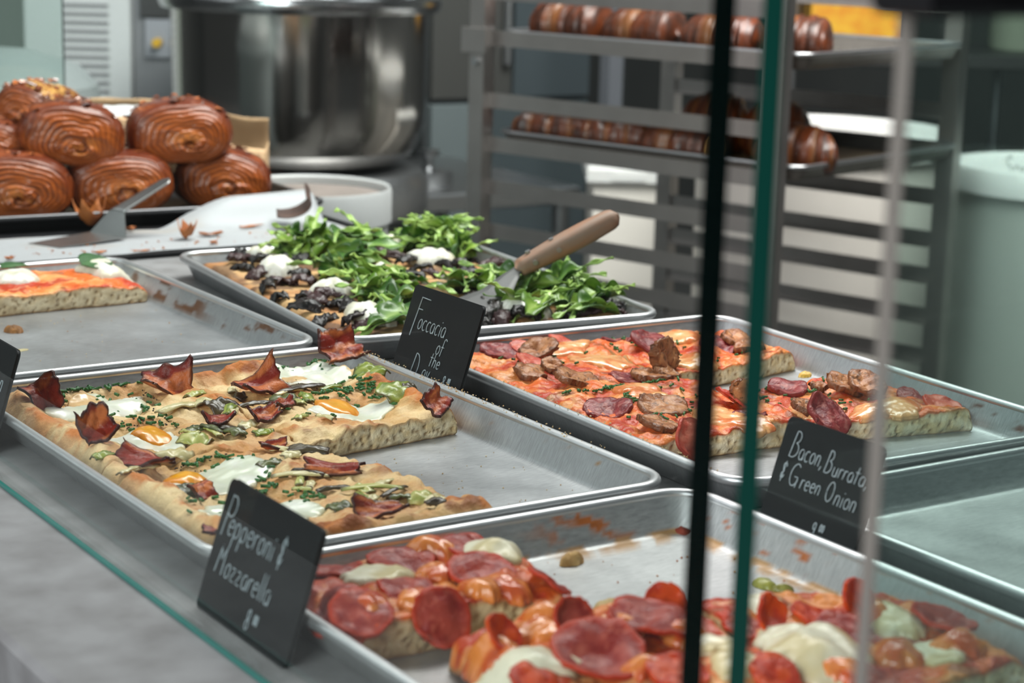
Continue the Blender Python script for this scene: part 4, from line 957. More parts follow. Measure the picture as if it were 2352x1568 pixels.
for i, (px, py, rp, kind, t, rx, ry, lift) in enumerate((
        (1150, 815, 50, 'salami', .003, .25, .1, .002), (1408, 772, 42, 'salami', .003, .2, 0, .002), (1502, 797, 54, 'salami', .003, .35, 0, .004), (1395, 942, 56, 'salami', .003, .15, 0, .002), (1295, 785, 46, 'ham', .002, .1, .3, .002), (1442, 868, 46, 'salami', .002, .1, 0, .0), (1810, 894, 46, 'salami', .004, .12, .05, .003),
        (1962, 990, 58, 'salami', .004, R_(36), R_(28), .003), (1600, 1018, 56, 'ham', .0025, R_(60), R_(40), -.001), (1690, 925, 50, 'ham', .002, .2, .5, .003), (1720, 960, 40, 'salami', .003, .1, 0, .001), (1650, 790, 44, 'salami', .003, .2, 0, .001), (2118, 915, 52, 'salami', .002, .1, 0, .001), (2170, 930, 46, 'ham', .002, .3, .1, .001), (1215, 830, 34, 'ham', .002, .3, .2, .002), (1880, 935, 38, 'ham', .002, .1, 0, .0), (1180, 795, 26, 'ham', .002, .3, 0, .002),
        (1235, 812, 46, 'sausage', .0045, .3, -.3, .003), (1222, 860, 48, 'sausage', .0045, .15, .1, .001), (1322, 876, 62, 'sausage', .005, .25, .15, .002), (1500, 832, 44, 'sausage', .009, R_(74), R_(-8), .010), (1500, 868, 50, 'sausage', .005, .1, .1, .001), (1555, 862, 34, 'sausage', .0045, .3, .3, .002), (1525, 936, 60, 'sausage', .0045, .15, .1, .001), (1510, 984, 50, 'sausage', .0045, .2, .1, .001), (1690, 780, 44, 'sausage', .0045, .3, 0, .001), (1720, 800, 36, 'sausage', .0045, .1, 0, .001), (1708, 908, 32, 'sausage', .005, R_(65), R_(25), .010), (1940, 895, 42, 'sausage', .005, .3, .2, .005), (1990, 888, 44, 'sausage', .005, .35, .1, .008), (1842, 948, 40, 'sausage', .0045, .3, .3, .003), (1265, 845, 24, 'sausage', .0045, .4, .2, .003), (1880, 882, 20, 'sausage', .005, .2, 0, .003))):
    round_slice(pickD(px, py), {'salami': 'salami_slice', 'ham': 'ham_slice', 'sausage': 'sausage_slice'}[kind], px, py, rp, kind, t, rx, ry, rng.uniform(-.5, .5) if kind != 'ham' else 0, .05, lift-(.0008 if rx+abs(ry) < .6 else 0), 500+i, rng.uniform(.72, 1.0) if kind == 'sausage' else 1.0, 1.0)
# melted cheese puffs
def meltcol(r, x, y): return mixc(rgb(234, 172, 112), rgb(214, 104, 44), sst(.45, .65, fbm(x*80, y*80, 77, 4))*.8)
MELT = mat('melted_cheese', (.8, .6, .4), .25, attr=True, coat=.3, bump=.2, bscale=300)
for i, (px, py, a, b) in enumerate(((1290, 800, 60, 70), (1480, 910, 50, 60), (1380, 830, 60, 80), (1600, 830, 50, 60), (1740, 990, 50, 80), (1880, 960, 50, 70), (2060, 940, 50, 70), (1180, 775, 50, 50), (1560, 780, 60, 60), (1650, 960, 50, 70), (1450, 900, 36, 44), (2000, 950, 40, 60))):
    dollop(pickD(px, py), px, py, a, b, rng.uniform(0, 3), .0045, 540+i, MELT, meltcol, 'melted_cheese', .35)
for s, sets in ((SD1, ((1250, 810, 110, 40, 44),)), (SD2, ((1450, 790, 70, 40, 22), (1620, 800, 110, 40, 26))), (SD3, ((1330, 860, 120, 50, 44), (1500, 930, 110, 50, 44))), (SD4, ((1800, 910, 120, 40, 34), (1940, 950, 90, 40, 22)))):
    pts = []
    for i, (a, b, rx, ry, n) in enumerate(sets): pts += scatter(s, a, b, rx, ry, n, 600+i)
    chives(s, 'chives', pts, 9, L=(.003, .006), r=.0010)

# ================================================================== PAN E : pepperoni
def hE(x, y): return .0215+.015*(fbm(x*28, y*28, 403, 4)-.43)+.006*(fbm(x*80, y*80, 404, 3)-.5)+.002*(fbm(x*220, y*220, 405, 2)-.5)
cE = cred(410, (224, 140, 70), (216, 92, 20), (178, 38, 14), .48, .66)
SE1 = Slice('pizza_slice', PE, [(-.1455, .208), (-.012, .204), (-.018, .108), (-.1455, .112)], hE, cE, 'pepperoni slice half hidden behind the pepperoni and mozzarella sign', REDTOP, dict(L=.008, B=.008, N=.004), seed=411, crumb=((190, 160, 116), (214, 190, 150)), group='pepperoni pizza slices')
SE2 = Slice('pizza_slice', PE, [(-.108, .082), (.022, .073), (.010, -.10), (-.140, -.07)], hE, cE, 'pepperoni slice at the bottom edge with a large flat pepperoni and white mozzarella', REDTOP, dict(L=.008), seed=412, group='pepperoni pizza slices')
SE3 = Slice('pizza_slice', PE, [(.026, .066), (.138, .002), (.136, -.085), (.014, -.115)], hE, cE, 'pepperoni slice seen through the green-tinted glass, ending in a golden crust corner', REDTOP, dict(R=.013), seed=413, group='pepperoni pizza slices')
def pickE(px, py):
    x, y = tl(PE, px, py, -.004)
    if y > .095: return SE1
    return SE2 if x < .022-.05*max(0, -y) else SE3
def moz(r, x, y): return mixc(rgb(232, 226, 200), rgb(208, 192, 146), sst(.4, .68, fbm(x*50, y*50, 8, 3)))
for i, (px, py, rp, kind, rx, ry, lift, cup) in enumerate((
        (920, 1282, 74, 'pepperoni', .15, 0, .004, -.05), (765, 1300, 70, 'pepperoni', .1, 0, .003, 0), (740, 1378, 76, 'pepperoni', .15, 0, .003, 0), (930, 1352, 66, 'pepperoni', .1, 0, .001, 0), (1105, 1302, 72, 'pepperoni', .2, 0, .004, .05), (1070, 1245, 62, 'pepperoni', .1, .1, .003, 0), (1262, 1335, 52, 'pepperoni', .15, .6, .002, 0), (1028, 1420, 72, 'pepperoni', R_(55), 0, -.002, -.1), (865, 1440, 72, 'pepperoni', R_(30), 0, .0, 0), (800, 1430, 50, 'rim', .2, 0, .0, 0),
        (1312, 1425, 50, 'pepperoni', R_(60), R_(10), .008, .25), (1490, 1425, 92, 'pepperoni', .12, 0, .006, .1), (1375, 1510, 108, 'pepperoni', .15, 0, .006, .08), (1150, 1468, 50, 'rim', R_(50), R_(15), .006, .3), (1528, 1388, 46, 'rim', R_(55), R_(-20), .008, .1), (1765, 1415, 48, 'rim', R_(58), 0, .008, .3), (1880, 1432, 66, 'rim', R_(15), R_(10), .004, .1), (1962, 1368, 46, 'rim', R_(62), R_(12), .014, .35), (1925, 1450, 62, 'pepperoni', .25, .1, .004, .05), (2170, 1432, 74, 'pepperoni', .2, .15, .004, .0), (2050, 1462, 60, 'pepperoni', .1, 0, .0, 0), (1230, 1568, 60, 'rim', .4, 0, .004, 0), (1560, 1550, 70, 'rim', .3, 0, .003, .0), (1780, 1545, 60, 'rim', .2, 0, .004, 0), (1700, 1440, 50, 'pepperoni', .2, 0, .001, 0), (2010, 1560, 60, 'pepperoni', .2, 0, .001, 0))):
    round_slice(pickE(px, py), 'pepperoni_slice', px, py, rp, kind, .0022, rx, ry, rng.uniform(-.3, .3), cup, lift, 700+i, n=26, follow=.8)
for i, (px, py, a, b, rot, h) in enumerate(((880, 1335, 86, 62, -.3, .006), (1130, 1275, 70, 74, -.4, .007), (1082, 1290, 42, 40, 0, .004), (1195, 1542, 140, 72, -.35, .008), (1640, 1505, 70, 70, .2, .007), (1875, 1495, 130, 120, .2, .008), (2045, 1422, 66, 90, 0, .007), (1690, 1535, 60, 60, 0, .006), (1790, 1470, 60, 50, 0, .006), (1750, 1390, 40, 50, 0, .004), (2150, 1500, 80, 70, .3, .003))):
    dollop(pickE(px, py), px, py, a, b, rot, h, 740+i, None, moz, 'mozzarella_piece')

def orangemelt(r, x, y): return mixc(rgb(226, 132, 58), rgb(198, 74, 26), sst(.42, .64, fbm(x*80, y*80, 78, 4))*.9)
for i, (px, py, a, b) in enumerate(((985, 1265, 40, 60), (840, 1395, 60, 60), (1000, 1330, 50, 50), (1180, 1360, 60, 60), (1120, 1370, 60, 50), (1220, 1400, 50, 50), (960, 1390, 50, 50), (1100, 1500, 50, 70), (1240, 1460, 60, 60), (1420, 1445, 60, 60), (1570, 1460, 50, 60), (1050, 1540, 50, 60), (1480, 1540, 50, 50), (1830, 1420, 50, 50), (1990, 1420, 50, 60), (2060, 1510, 60, 60), (1930, 1545, 60, 50), (2200, 1490, 60, 50))):
    dollop(pickE(px, py), px, py, a, b, rng.uniform(0, 3), .0075, 760+i, MELT, orangemelt, 'melted_cheese', .35)
# ================================================================== loose bits in the pans
def bit(tray, px, py, Lp, Wp, rz, label, name, cat, cols, m=CRUST, h=.004, seed=0):
    x, y = tl(tray, px, py, FLOORZ+.002); w = fwd(tray, x, y); k = pxm(px, py, 1, FLOORZ)
    n = 14; X, Y = disc(n); r = np.hypot(X, Y); o = 1+.5*(fbm(X*1.5+seed, Y*1.5, seed, 3)-.5)
    gx, gy = X*Lp*k/2*o, Y*Wp*k/2*o; zt = h*np.sqrt(np.clip(1-r**2, 0, 1))*(.6+.8*fbm(X*2+seed, Y*2, seed, 3)); c = mixc(rgb(*cols[0]), rgb(*cols[1]), fbm(X*2, Y*2, seed, 3)).reshape(-1, 3)
    o_ = mk(name, np.concatenate([np.stack([gx, gy, zt], -1).reshape(-1, 3), np.stack([gx, gy, 0*zt], -1).reshape(-1, 3)]), close_f(n, n), m, None, np.concatenate([c, c]))
    o_.location = (w[0], w[1], FLOORZ+.0002+ZR); o_.rotation_euler = (0, 0, tray[2]+rz); return tag(o_, label, cat)
bit(PE, 1312, 1286, 68, 40, .2, 'finger-shaped baked crust crumb on the bare metal of the pepperoni pan', 'crust_crumb', 'crumb', ((206, 170, 110), (176, 128, 66)), h=.007, seed=1)
bit(PE, 1758, 1338, 50, 60, -.3, 'green onion piece lying in the pepperoni pan beside the green glass edge', 'green_onion_piece', 'vegetable scrap', ((172, 170, 74), (128, 130, 52)), GREENM, .004, 2)
bit(PE, 1800, 1350, 50, 34, -.5, 'thin green onion end with a brown tip in the pepperoni pan', 'green_onion_piece', 'vegetable scrap', ((160, 158, 70), (96, 90, 40)), GREENM, .004, 3)
bit(PE, 1395, 1392, 88, 60, .5, 'flat pale cheese crisp leaning behind the front pepperoni slice', 'cheese_crisp', 'cheese scrap', ((206, 184, 136), (190, 160, 104)), CRUST, .005, 8)
bit(PD, 1850, 859, 40, 26, .2, 'yellow shred of cheese on the bare metal of the sausage pan', 'cheese_shred', 'cheese scrap', ((224, 190, 84), (200, 150, 50)), CHEESE, .004, 4)
bit(PB, 34, 757, 42, 44, .2, 'dark burnt crumb in the nearly empty tomato pan', 'burnt_crumb', 'crumb', ((70, 46, 30), (150, 100, 46)), CRUST, .006, 5)
bit(PB, 48, 800, 38, 20, .3, 'pale thin onion shred in the nearly empty tomato pan', 'onion_shred', 'vegetable scrap', ((196, 188, 150), (170, 160, 118)), CRUST, .001, 6)
bit(PE, 1565, 1213, 46, 60, .2, 'dark red scrap of sauce stuck in the corner of the pepperoni pan', 'sauce_scrap', 'sauce scrap', ((110, 30, 24), (150, 60, 30)), MEAT, .004, 7)
def crumbs(tray, zone, n, label, seed, cols=((222, 200, 160), (190, 150, 100)), s0=.0004, s1=.0011, z0=FLOORZ):
    rg = random.Random(seed); b = MB()
    for _ in range(n):
        x, y, z = zone(rg); w = (x, y, z); r = rg.uniform(s0, s1)
        V = [(w[0]+r*a*rg.uniform(.6, 1.2), w[1]+r*b_*rg.uniform(.6, 1.2), w[2]+r*c*.8) for a, b_, c in ((1, 0, 0), (0, 1, 0), (-1, 0, 0), (0, -1, 0), (0, 0, 1), (0, 0, -.6))]
        t_ = rg.random(); cc = mixc(rgb(*cols[0]), rgb(*cols[1]), t_)
        b.add(V, [(0, 1, 4), (1, 2, 4), (2, 3, 4), (3, 0, 4), (1, 0, 5), (2, 1, 5), (3, 2, 5), (0, 3, 5)], cc)
    o = b.build('crumbs', CRUST, None); o.location = (tray[0], tray[1], ZR); o.rotation_euler = (0, 0, tray[2]); return tag(o, label, 'crumbs', None, 'stuff')
crumbs(PA, lambda r: (r.uniform(.155, .165), r.uniform(-.15, .2), .0006), 150, 'fine pale crumbs along the side rim of the egg pizza pan', 1)
crumbs(PA, lambda r: (r.uniform(.03, .14), r.uniform(-.2, .0), FLOORZ+.0004), 70, 'scattered crumbs on the bare floor of the egg pizza pan', 2, ((220, 200, 160), (180, 140, 90)), .0003, .0009)
crumbs(PB, lambda r: (r.uniform(-.1, .14), r.uniform(-.2, .08), FLOORZ+.0004), 90, 'scattered crumbs on the bare floor of the tomato pan', 3, ((220, 200, 160), (170, 120, 70)), .0003, .0009)
crumbs(PE, lambda r: (r.uniform(.0, .14), r.uniform(.03, .2), FLOORZ+.0004), 60, 'scattered crumbs on the bare floor of the pepperoni pan', 4, ((206, 150, 90), (180, 80, 40)))
crumbs(PD, lambda r: (r.uniform(-.163, -.157), r.uniform(-.2, .15), .0006), 70, 'fine crumbs on the near side rim of the sausage pan', 5)
# ================================================================== chalk signs
def arc(cx, cz, rx, rz, a0, a1, n=12):
    return [(cx+rx*math.cos(math.radians(a0+(a1-a0)*i/n)), cz+rz*math.sin(math.radians(a0+(a1-a0)*i/n))) for i in range(n+1)]
GL = {
 'F': ([[(0, 0), (0, 1)], [(0, 1), (.45, .99)], [(0, .70), (.22, .70)]], .5), 'P': ([[(0, -.05), (.05, 1)], [(.05, .95)]+arc(.22, .72, .24, .26, 100, -130)], .5),
 'D': ([[(0, 0), (.05, 1)]+arc(.10, .5, .42, .5, 85, -90)], .6), 'B': ([[(.03, 0), (.06, 1)]+arc(.14, .77, .24, .23, 100, -70)+arc(.16, .28, .30, .28, 80, -110)], .52),
 'G': ([arc(.34, .5, .34, .5, 50, 330)+[(.64, .42), (.36, .42)], [(.62, .42), (.6, -.05)]], .72), 'O': ([arc(.30, .5, .30, .5, 90, 455)], .68), 'M': ([[(0, 0), (.06, 1), (.26, .45), (.48, 1), (.55, 0)]], .65),
 '&': ([arc(.17, .8, .15, .17, -10, 190)+[(.10, .55), (.22, .5), (.02, .35), (.04, .1), (.22, .08), (.32, .3)], [(.16, 1.08), (.14, -.12)]], .42), ',': ([[(.06, .06), (0, -.16)]], .2), '.': ([[(.02, .02), (.04, .05)]], .14),
 'a': ([arc(.18, .27, .18, .27, 60, 380)[:-1]+[(.36, .5), (.36, 0)]], .44), 'c': ([arc(.18, .27, .18, .27, 55, 310)], .38), 'o': ([arc(.18, .27, .18, .27, 90, 450)], .42), 'e': ([[(.02, .28), (.33, .30)]+arc(.18, .27, .17, .27, 10, 315)], .40),
 'i': ([[(.05, .5), (.05, 0)], [(.06, .72), (.07, .76)]], .16), 'f': ([arc(.22, .86, .14, .16, 20, 180)+[(.08, .4), (.06, -.05)], [(-.04, .5), (.26, .5)]], .34), 't': ([[(.12, .95), (.10, 0)], [(-.04, .64), (.30, .64)]], .34), 'h': ([[(.04, 1), (.0, 0), (.03, .3)]+arc(.17, .36, .14, .18, 150, 0)+[(.31, 0)]], .42),
 'n': ([[(.02, .52), (.0, 0), (.02, .3)]+arc(.16, .36, .14, .17, 150, 0)+[(.30, 0)]], .40), 'r': ([[(.02, .52), (.0, 0), (.03, .32)]+arc(.15, .38, .12, .14, 150, 40)], .30), 'p': ([[(.03, .52), (.0, -.35)], [(.02, .3)]+arc(.18, .27, .17, .26, 160, -170)], .44), 'u': ([[(.0, .52), (.0, .2)]+arc(.15, .18, .15, .18, 180, 350)+[(.31, .52), (.32, 0)]], .42),
 'y': ([[(.0, .52), (.06, .2), (.2, .15), (.3, .5)], [(.32, .55), (.16, -.35)]], .40), 'z': ([[(.0, .5), (.30, .5), (.0, .02), (.32, .02)]], .40), 'l': ([[(.06, 1), (.04, 0)]], .16),
 '8': ([arc(.17, .74, .15, .24, -90, 270)+arc(.17, .25, .18, .25, 90, 450)], .44), '9': ([arc(.17, .72, .16, .26, 0, 360)+[(.33, .6), (.26, 0)]], .44), '0': ([arc(.17, .5, .17, .5, 90, 450)], .44), 'k': ([[(.02, 1), (.0, 0)], [(.28, .52), (.03, .25), (.30, 0)]], .38), 'S': ([arc(.2, .76, .18, .24, 40, 240)+arc(.2, .25, .2, .26, 80, -140)], .5), ' ': ([], .28)}
def write(mb, text, x, z, size, y=-.0005, r=.00055, wd=1.0, rise=0.0, slant=.12):
    for ch in text:
        st, w = GL[ch]
        for s in st:
            p = np.array([(x+(a+slant*b)*size*wd, y, z+b*size) for a, b in s])
            if len(p) > 1:
                k = len(p); fine_ = np.linspace(0, k-1, (k-1)*3+1) if k > 3 else np.linspace(0, k-1, (k-1)*2+1)
                q = np.stack([np.interp(fine_, np.arange(k), p[:, i]) for i in range(3)], -1); mb.tube(q, r, 5)
        x += (w+.09)*size*wd; z += rise*w*size
    return x
def chalk_sign(xb, y0, w, h, tilt, label, lines, strokes=.00042):
    t = thing('chalkboard_sign', (xb, y0-w/2, -.0258), -math.pi/2, label, 'sign', 'chalkboard signs in the case')
    t.rotation_euler = (-math.radians(tilt), 0, -math.pi/2)
    rc = .004; b = rrect(w/2, h/2, rc, .01, 6); n = len(b)
    V = [(p[0], y, p[1]+h/2) for y in (0, .0028) for p in b]; F = [tuple(range(n)), tuple(range(n, 2*n))[::-1]]+[(i, i+n, (i+1) % n+n, (i+1) % n)[::-1] for i in range(n)]
    o = mk('board', V, F, CHALK, t, smooth=False)
    md = o.modifiers.new('edge', 'BEVEL'); md.width = .0007; md.segments = 2
    mb = MB()
    for (txt, x, zd, size, wd, rise) in lines: write(mb, txt, -w/2+x, h-zd, size, wd=wd, rise=rise, r=strokes)
    if lines: mb.build('chalk_lettering', CHALKW, t, smooth=True)
    # little easel foot behind the board
    MB().box(-.012, .012, .0028, .0042, .004, h*.55, .0004).build('easel_foot', CHALK, t)
    return t
chalk_sign(.1675, .1635, .1025, .0885, 18, 'black chalkboard sign between the pans reading Foccacia of the Day 8.00', [
    ('F', .0125, .0405, .0325, .9, 0), ('occacia', .0205, .0335, .0155, .86, 0), ('of', .0565, .0475, .0135, .9, 0), ('the', .0520, .0585, .0115, 1.0, 0), ('D', .0285, .0745, .0225, .75, 0), ('ay', .046, .0705, .0150, .8, 0), ('8', .0775, .0700, .0090, .8, 0), ('00', .0845, .0660, .0042, .9, 0)], .00038)
chalk_sign(-.1785, -.2290, .1080, .0745, 17.5, 'black chalkboard sign standing against the front glass, reading Pepperoni and Mozzarella', [
    ('P', .006, .0300, .0230, .8, 0), ('epperoni', .0125, .0290, .0165, .92, 0), ('&', .073, .0290, .0155, .8, 0), ('M', .010, .0510, .0160, .9, 0), ('ozzarella', .0215, .0510, .0150, .95, 0), ('8', .058, .0690, .0115, .8, 0), ('00', .066, .0640, .0055, .9, 0)], .00036)
chalk_sign(.1585, -.3070, .0830, .0880, 18, 'black chalkboard sign reading Bacon, Burrata and Green Onion, beside the green glass edge', [
    ('B', .009, .0235, .0165, .85, 0), ('acon,', .0175, .0235, .0125, .80, 0), ('B', .0415, .0255, .0140, .8, 0), ('urrata,', .0490, .0260, .0110, .92, 0), ('&', .007, .0385, .0110, .8, 0), ('G', .0150, .0400, .0140, .8, 0), ('reen', .0260, .0400, .0110, .90, 0), ('O', .0485, .0415, .0125, .75, 0), ('nion', .0570, .0420, .0120, .92, 0), ('9', .046, .0640, .0085, .8, 0), ('00', .0520, .0600, .0045, .9, 0)], .00036)
chalk_sign(-.1785, .2280, .1070, .0760, 17.5, 'black chalkboard sign cut off by the left picture edge, in front of the egg pizza', [('n', .0930, .0320, .0150, .9, 0)], .00036)

# ================================================================== servers
WOOD = mat('worn_wooden_handle', tuple(rgb(142, 100, 74)), .6, nscale=18, ncol=tuple(rgb(126, 116, 106)), namt=.75, stretch=(1, 6, 6), bump=.15, bscale=120)
p0 = at(1185, 620, .022); dirv = CR*.868+CU*.470+CF*.17; dirv = dirv/np.linalg.norm(dirv)
sv = thing('pizza_server', (p0[0], p0[1], p0[2]), 0, 'steel pizza server with a worn wooden handle resting in the arugula focaccia', 'server')
zx = Vector(dirv); yv = Vector((0, 0, 1)).cross(zx).normalized(); zv = zx.cross(yv).normalized()
sv.rotation_euler = Matrix([[zx[i], yv[i], zv[i]] for i in range(3)]).to_euler()
hl = .1145; nu = 26; th = np.arange(20)*2*math.pi/20
u = np.linspace(0, 1, nu); wv = .0092+.0032*np.sin(np.clip(u, 0, 1)*math.pi*.85); e_ = np.clip(np.minimum(u/.04, (1-u)/.10), 0, 1); e_ = np.sqrt(1-(1-e_)**2)*.72+.28
V = np.stack([u[:, None]*hl+0*th, (wv*e_)[:, None]*np.sign(np.cos(th))*np.abs(np.cos(th))**.75, (wv*e_*.88)[:, None]*np.sign(np.sin(th))*np.abs(np.sin(th))**.75], -1)
F = [tuple(f) for f in gridf(nu, 20, True)]+[tuple(range(20))[::-1], tuple(range((nu-1)*20, nu*20))]
hd = mk('wooden_handle', V.reshape(-1, 3), F, WOOD, sv); hd['label'] = 'worn brown wooden handle'
for xr in (.018, .044): MB().tube([(xr, -.0125, .001), (xr, .0125, .001)], .0026, 12).build('rivet', STEELD, hd); 
for xr in (.018, .044): MB().tube([(xr, 0, -.0115), (xr, 0, .0118)], .0026, 12).build('rivet', STEELD, hd)
# blade in world-like frame: neck goes down the handle line, then the blade lies flat
Rm = np.array(Matrix([[zx[i], yv[i], zv[i]] for i in range(3)]))
def to_sv(w): return Rm.T @ (np.asarray(w)-p0)
nk0 = p0-dirv*.002; tip = at(1085, 702, .0); mid = p0*.55+tip*.45; mid[2] = min(mid[2], .006)
sp = np.stack([p0+dirv*.004, p0*.8+mid*.2-np.array([0, 0, .0]), mid, tip*.5+mid*.5, tip]); tt = np.linspace(0, 4, 22)
cl_ = np.stack([np.interp(tt, np.arange(5), sp[:, i]) for i in range(3)], -1); wid = np.interp(tt, [0, .8, 1.8, 3, 4], [.006, .007, .015, .022, .026])
across = np.cross(np.array([0, 0, 1.0]), tip-p0); across /= np.linalg.norm(across)
Gb = np.stack([[to_sv(cl_[i]+across*wid[i]*k) for k in np.linspace(-1, 1, 5)] for i in range(22)])
Vb, Fb = sheet_vf(Gb, .0012); mk('steel_blade', Vb, Fb, mat('server_steel', (.13, .13, .13), .6, .8), sv)

STL = mat('spatula_steel', (.30, .30, .295), .36, 1.0, nscale=30, ncol=(.36, .36, .36))
GP = -.0190
a0, a1, a2, a3 = at(65, 560, GP+.001), at(137, 569, GP+.001), at(290, 546, GP+.003), at(207, 533, GP+.003)
# handle and neck stand in the vertical direction of the blade's rear edge
b2 = hit(283, 486, 1, a2[1]+.012); b3 = hit(254, 483, 1, a3[1]-.004)
b2 = far(286, 487, np.linalg.norm((a2-CAM))/np.linalg.norm(ray(290, 546))+.010); b3 = far(253, 482, np.linalg.norm((a3-CAM))/np.linalg.norm(ray(207, 533))-.010)
h2 = far(398, 414, np.linalg.norm((b2-CAM))/np.linalg.norm(ray(286, 487))+.02); h3 = far(382, 406, np.linalg.norm((b2-CAM))/np.linalg.norm(ray(286, 487))+.035)
sm = thing('metal_spatula', tuple(a2), 0, 'bent steel spatula lying on the parchment in front of the pastry stack', 'spatula')
def quadgrid(p, q, r, s, nu=8, nv=5):
    u, v = np.meshgrid(np.linspace(0, 1, nu), np.linspace(0, 1, nv), indexing='ij'); u = u[..., None]; v = v[..., None]
    return np.asarray(p)*(1-u)*(1-v)+np.asarray(q)*(1-u)*v+np.asarray(r)*u*v+np.asarray(s)*u*(1-v)-a2
Vb, Fb = sheet_vf(quadgrid(a0, a1, a2, a3), .0013); mk('blade', Vb, Fb, STL, sm, smooth=False)
Vb, Fb = sheet_vf(quadgrid(a3, a2, b2, b3), .0013); mk('neck', Vb, Fb, STL, sm, smooth=False)
G = quadgrid(b3, b2, h2, h3, 14, 7)
uu = np.linspace(0, 1, 14); k = np.where(uu > .9, np.sqrt(np.clip(1-((uu-.9)/.1)**2, .02, 1)), 1.0); c_ = G.mean(1, keepdims=True); G = c_+(G-c_)*k[:, None, None]
Vb, Fb = sheet_vf(G, .0016); mk('handle', Vb, Fb, STL, sm)

# ================================================================== pastry board, tray, parchment
gx0, gx1, gy0, gy1 = -.36, .531, .800, 1.30
tray_front = thing('flat_baking_sheet', ((gx0+gx1)/2, (gy0+gy1)/2, -.0262), 0, 'flat black baking sheet under the white parchment at the back of the case', 'baking sheet')
mb = MB().box(-(gx1-gx0)/2, (gx1-gx0)/2, -(gy1-gy0)/2, (gy1-gy0)/2, .0005, .0050, .0012)
mb.build('sheet_body', BLACKM, tray_front)
b = rrect((gx1-gx0)/2, (gy1-gy0)/2, .012, .05, 6); L = []
MB().tube([(p[0], p[1], .0052) for p in list(b)+[b[0]]], .0022, 6).build('raised_lip', BLACKM, tray_front)
nx, ny = 90, 40
X, Y = np.meshgrid(np.linspace(-.33, .512, nx), np.linspace(.806, 1.0, ny), indexing='ij')
Y = Y+.004*np.sin(X*30)*(1-sst(.81, .85, Y))+.010*(fbm(X*9, Y*3, 5, 2)-.5)*(1-sst(.81, .84, Y))
def plift(X, Y): return sst(.915, .956, Y)*sst(.30, .42, X)*.031+.0045*(fbm(X*16, Y*16, 8, 3)-.45)*sst(.81, .86, Y)
Yb = Y-.035*sst(.9, 1.0, Y)*sst(.25, .5, X)*0
back = .962+.02*fbm(X*7, X*0, 9, 2)-.03*(1-sst(.28, .36, X))
Yc = np.where(Y > .93, .93+(Y-.93)*np.clip((back-.93)/.07, .2, 1.2), Y)
Gp = np.stack([X, Yc, -.0197+np.maximum(plift(X, Yc), -.0004)], -1)
Vp, Fp = sheet_vf(Gp-np.array([.09, .9, -.0212]), .0005)
n1 = fbm(X*14, Y*14, 3, 3); cp = mixc(rgb(158, 161, 164), rgb(146, 136, 122), sst(.55, .8, n1)*.5).reshape(-1, 3)
pch = mk('parchment_paper', Vp, Fp, mat('white_parchment', tuple(rgb(206, 208, 210)), .55, attr=True), None, np.concatenate([cp, cp])); pch.location = (.09, .9, -.0212+ZR)
tag(pch, 'white parchment sheet with pastry crumbs, its rear edge curling up', 'parchment')
ht = sheet_pan((.085, 1.232, .0005), math.radians(-4), 'dark baking tray carrying the stack of swirled pastries', hx=.47, hy=.245, depth=.0205, base=(.03, .03, .032), rimm=mat('dark_rim', (.10, .10, .105), .35, .8), cat='baking tray', group='dark baking trays', name='baking_tray', rc=.02)
del ht['group']
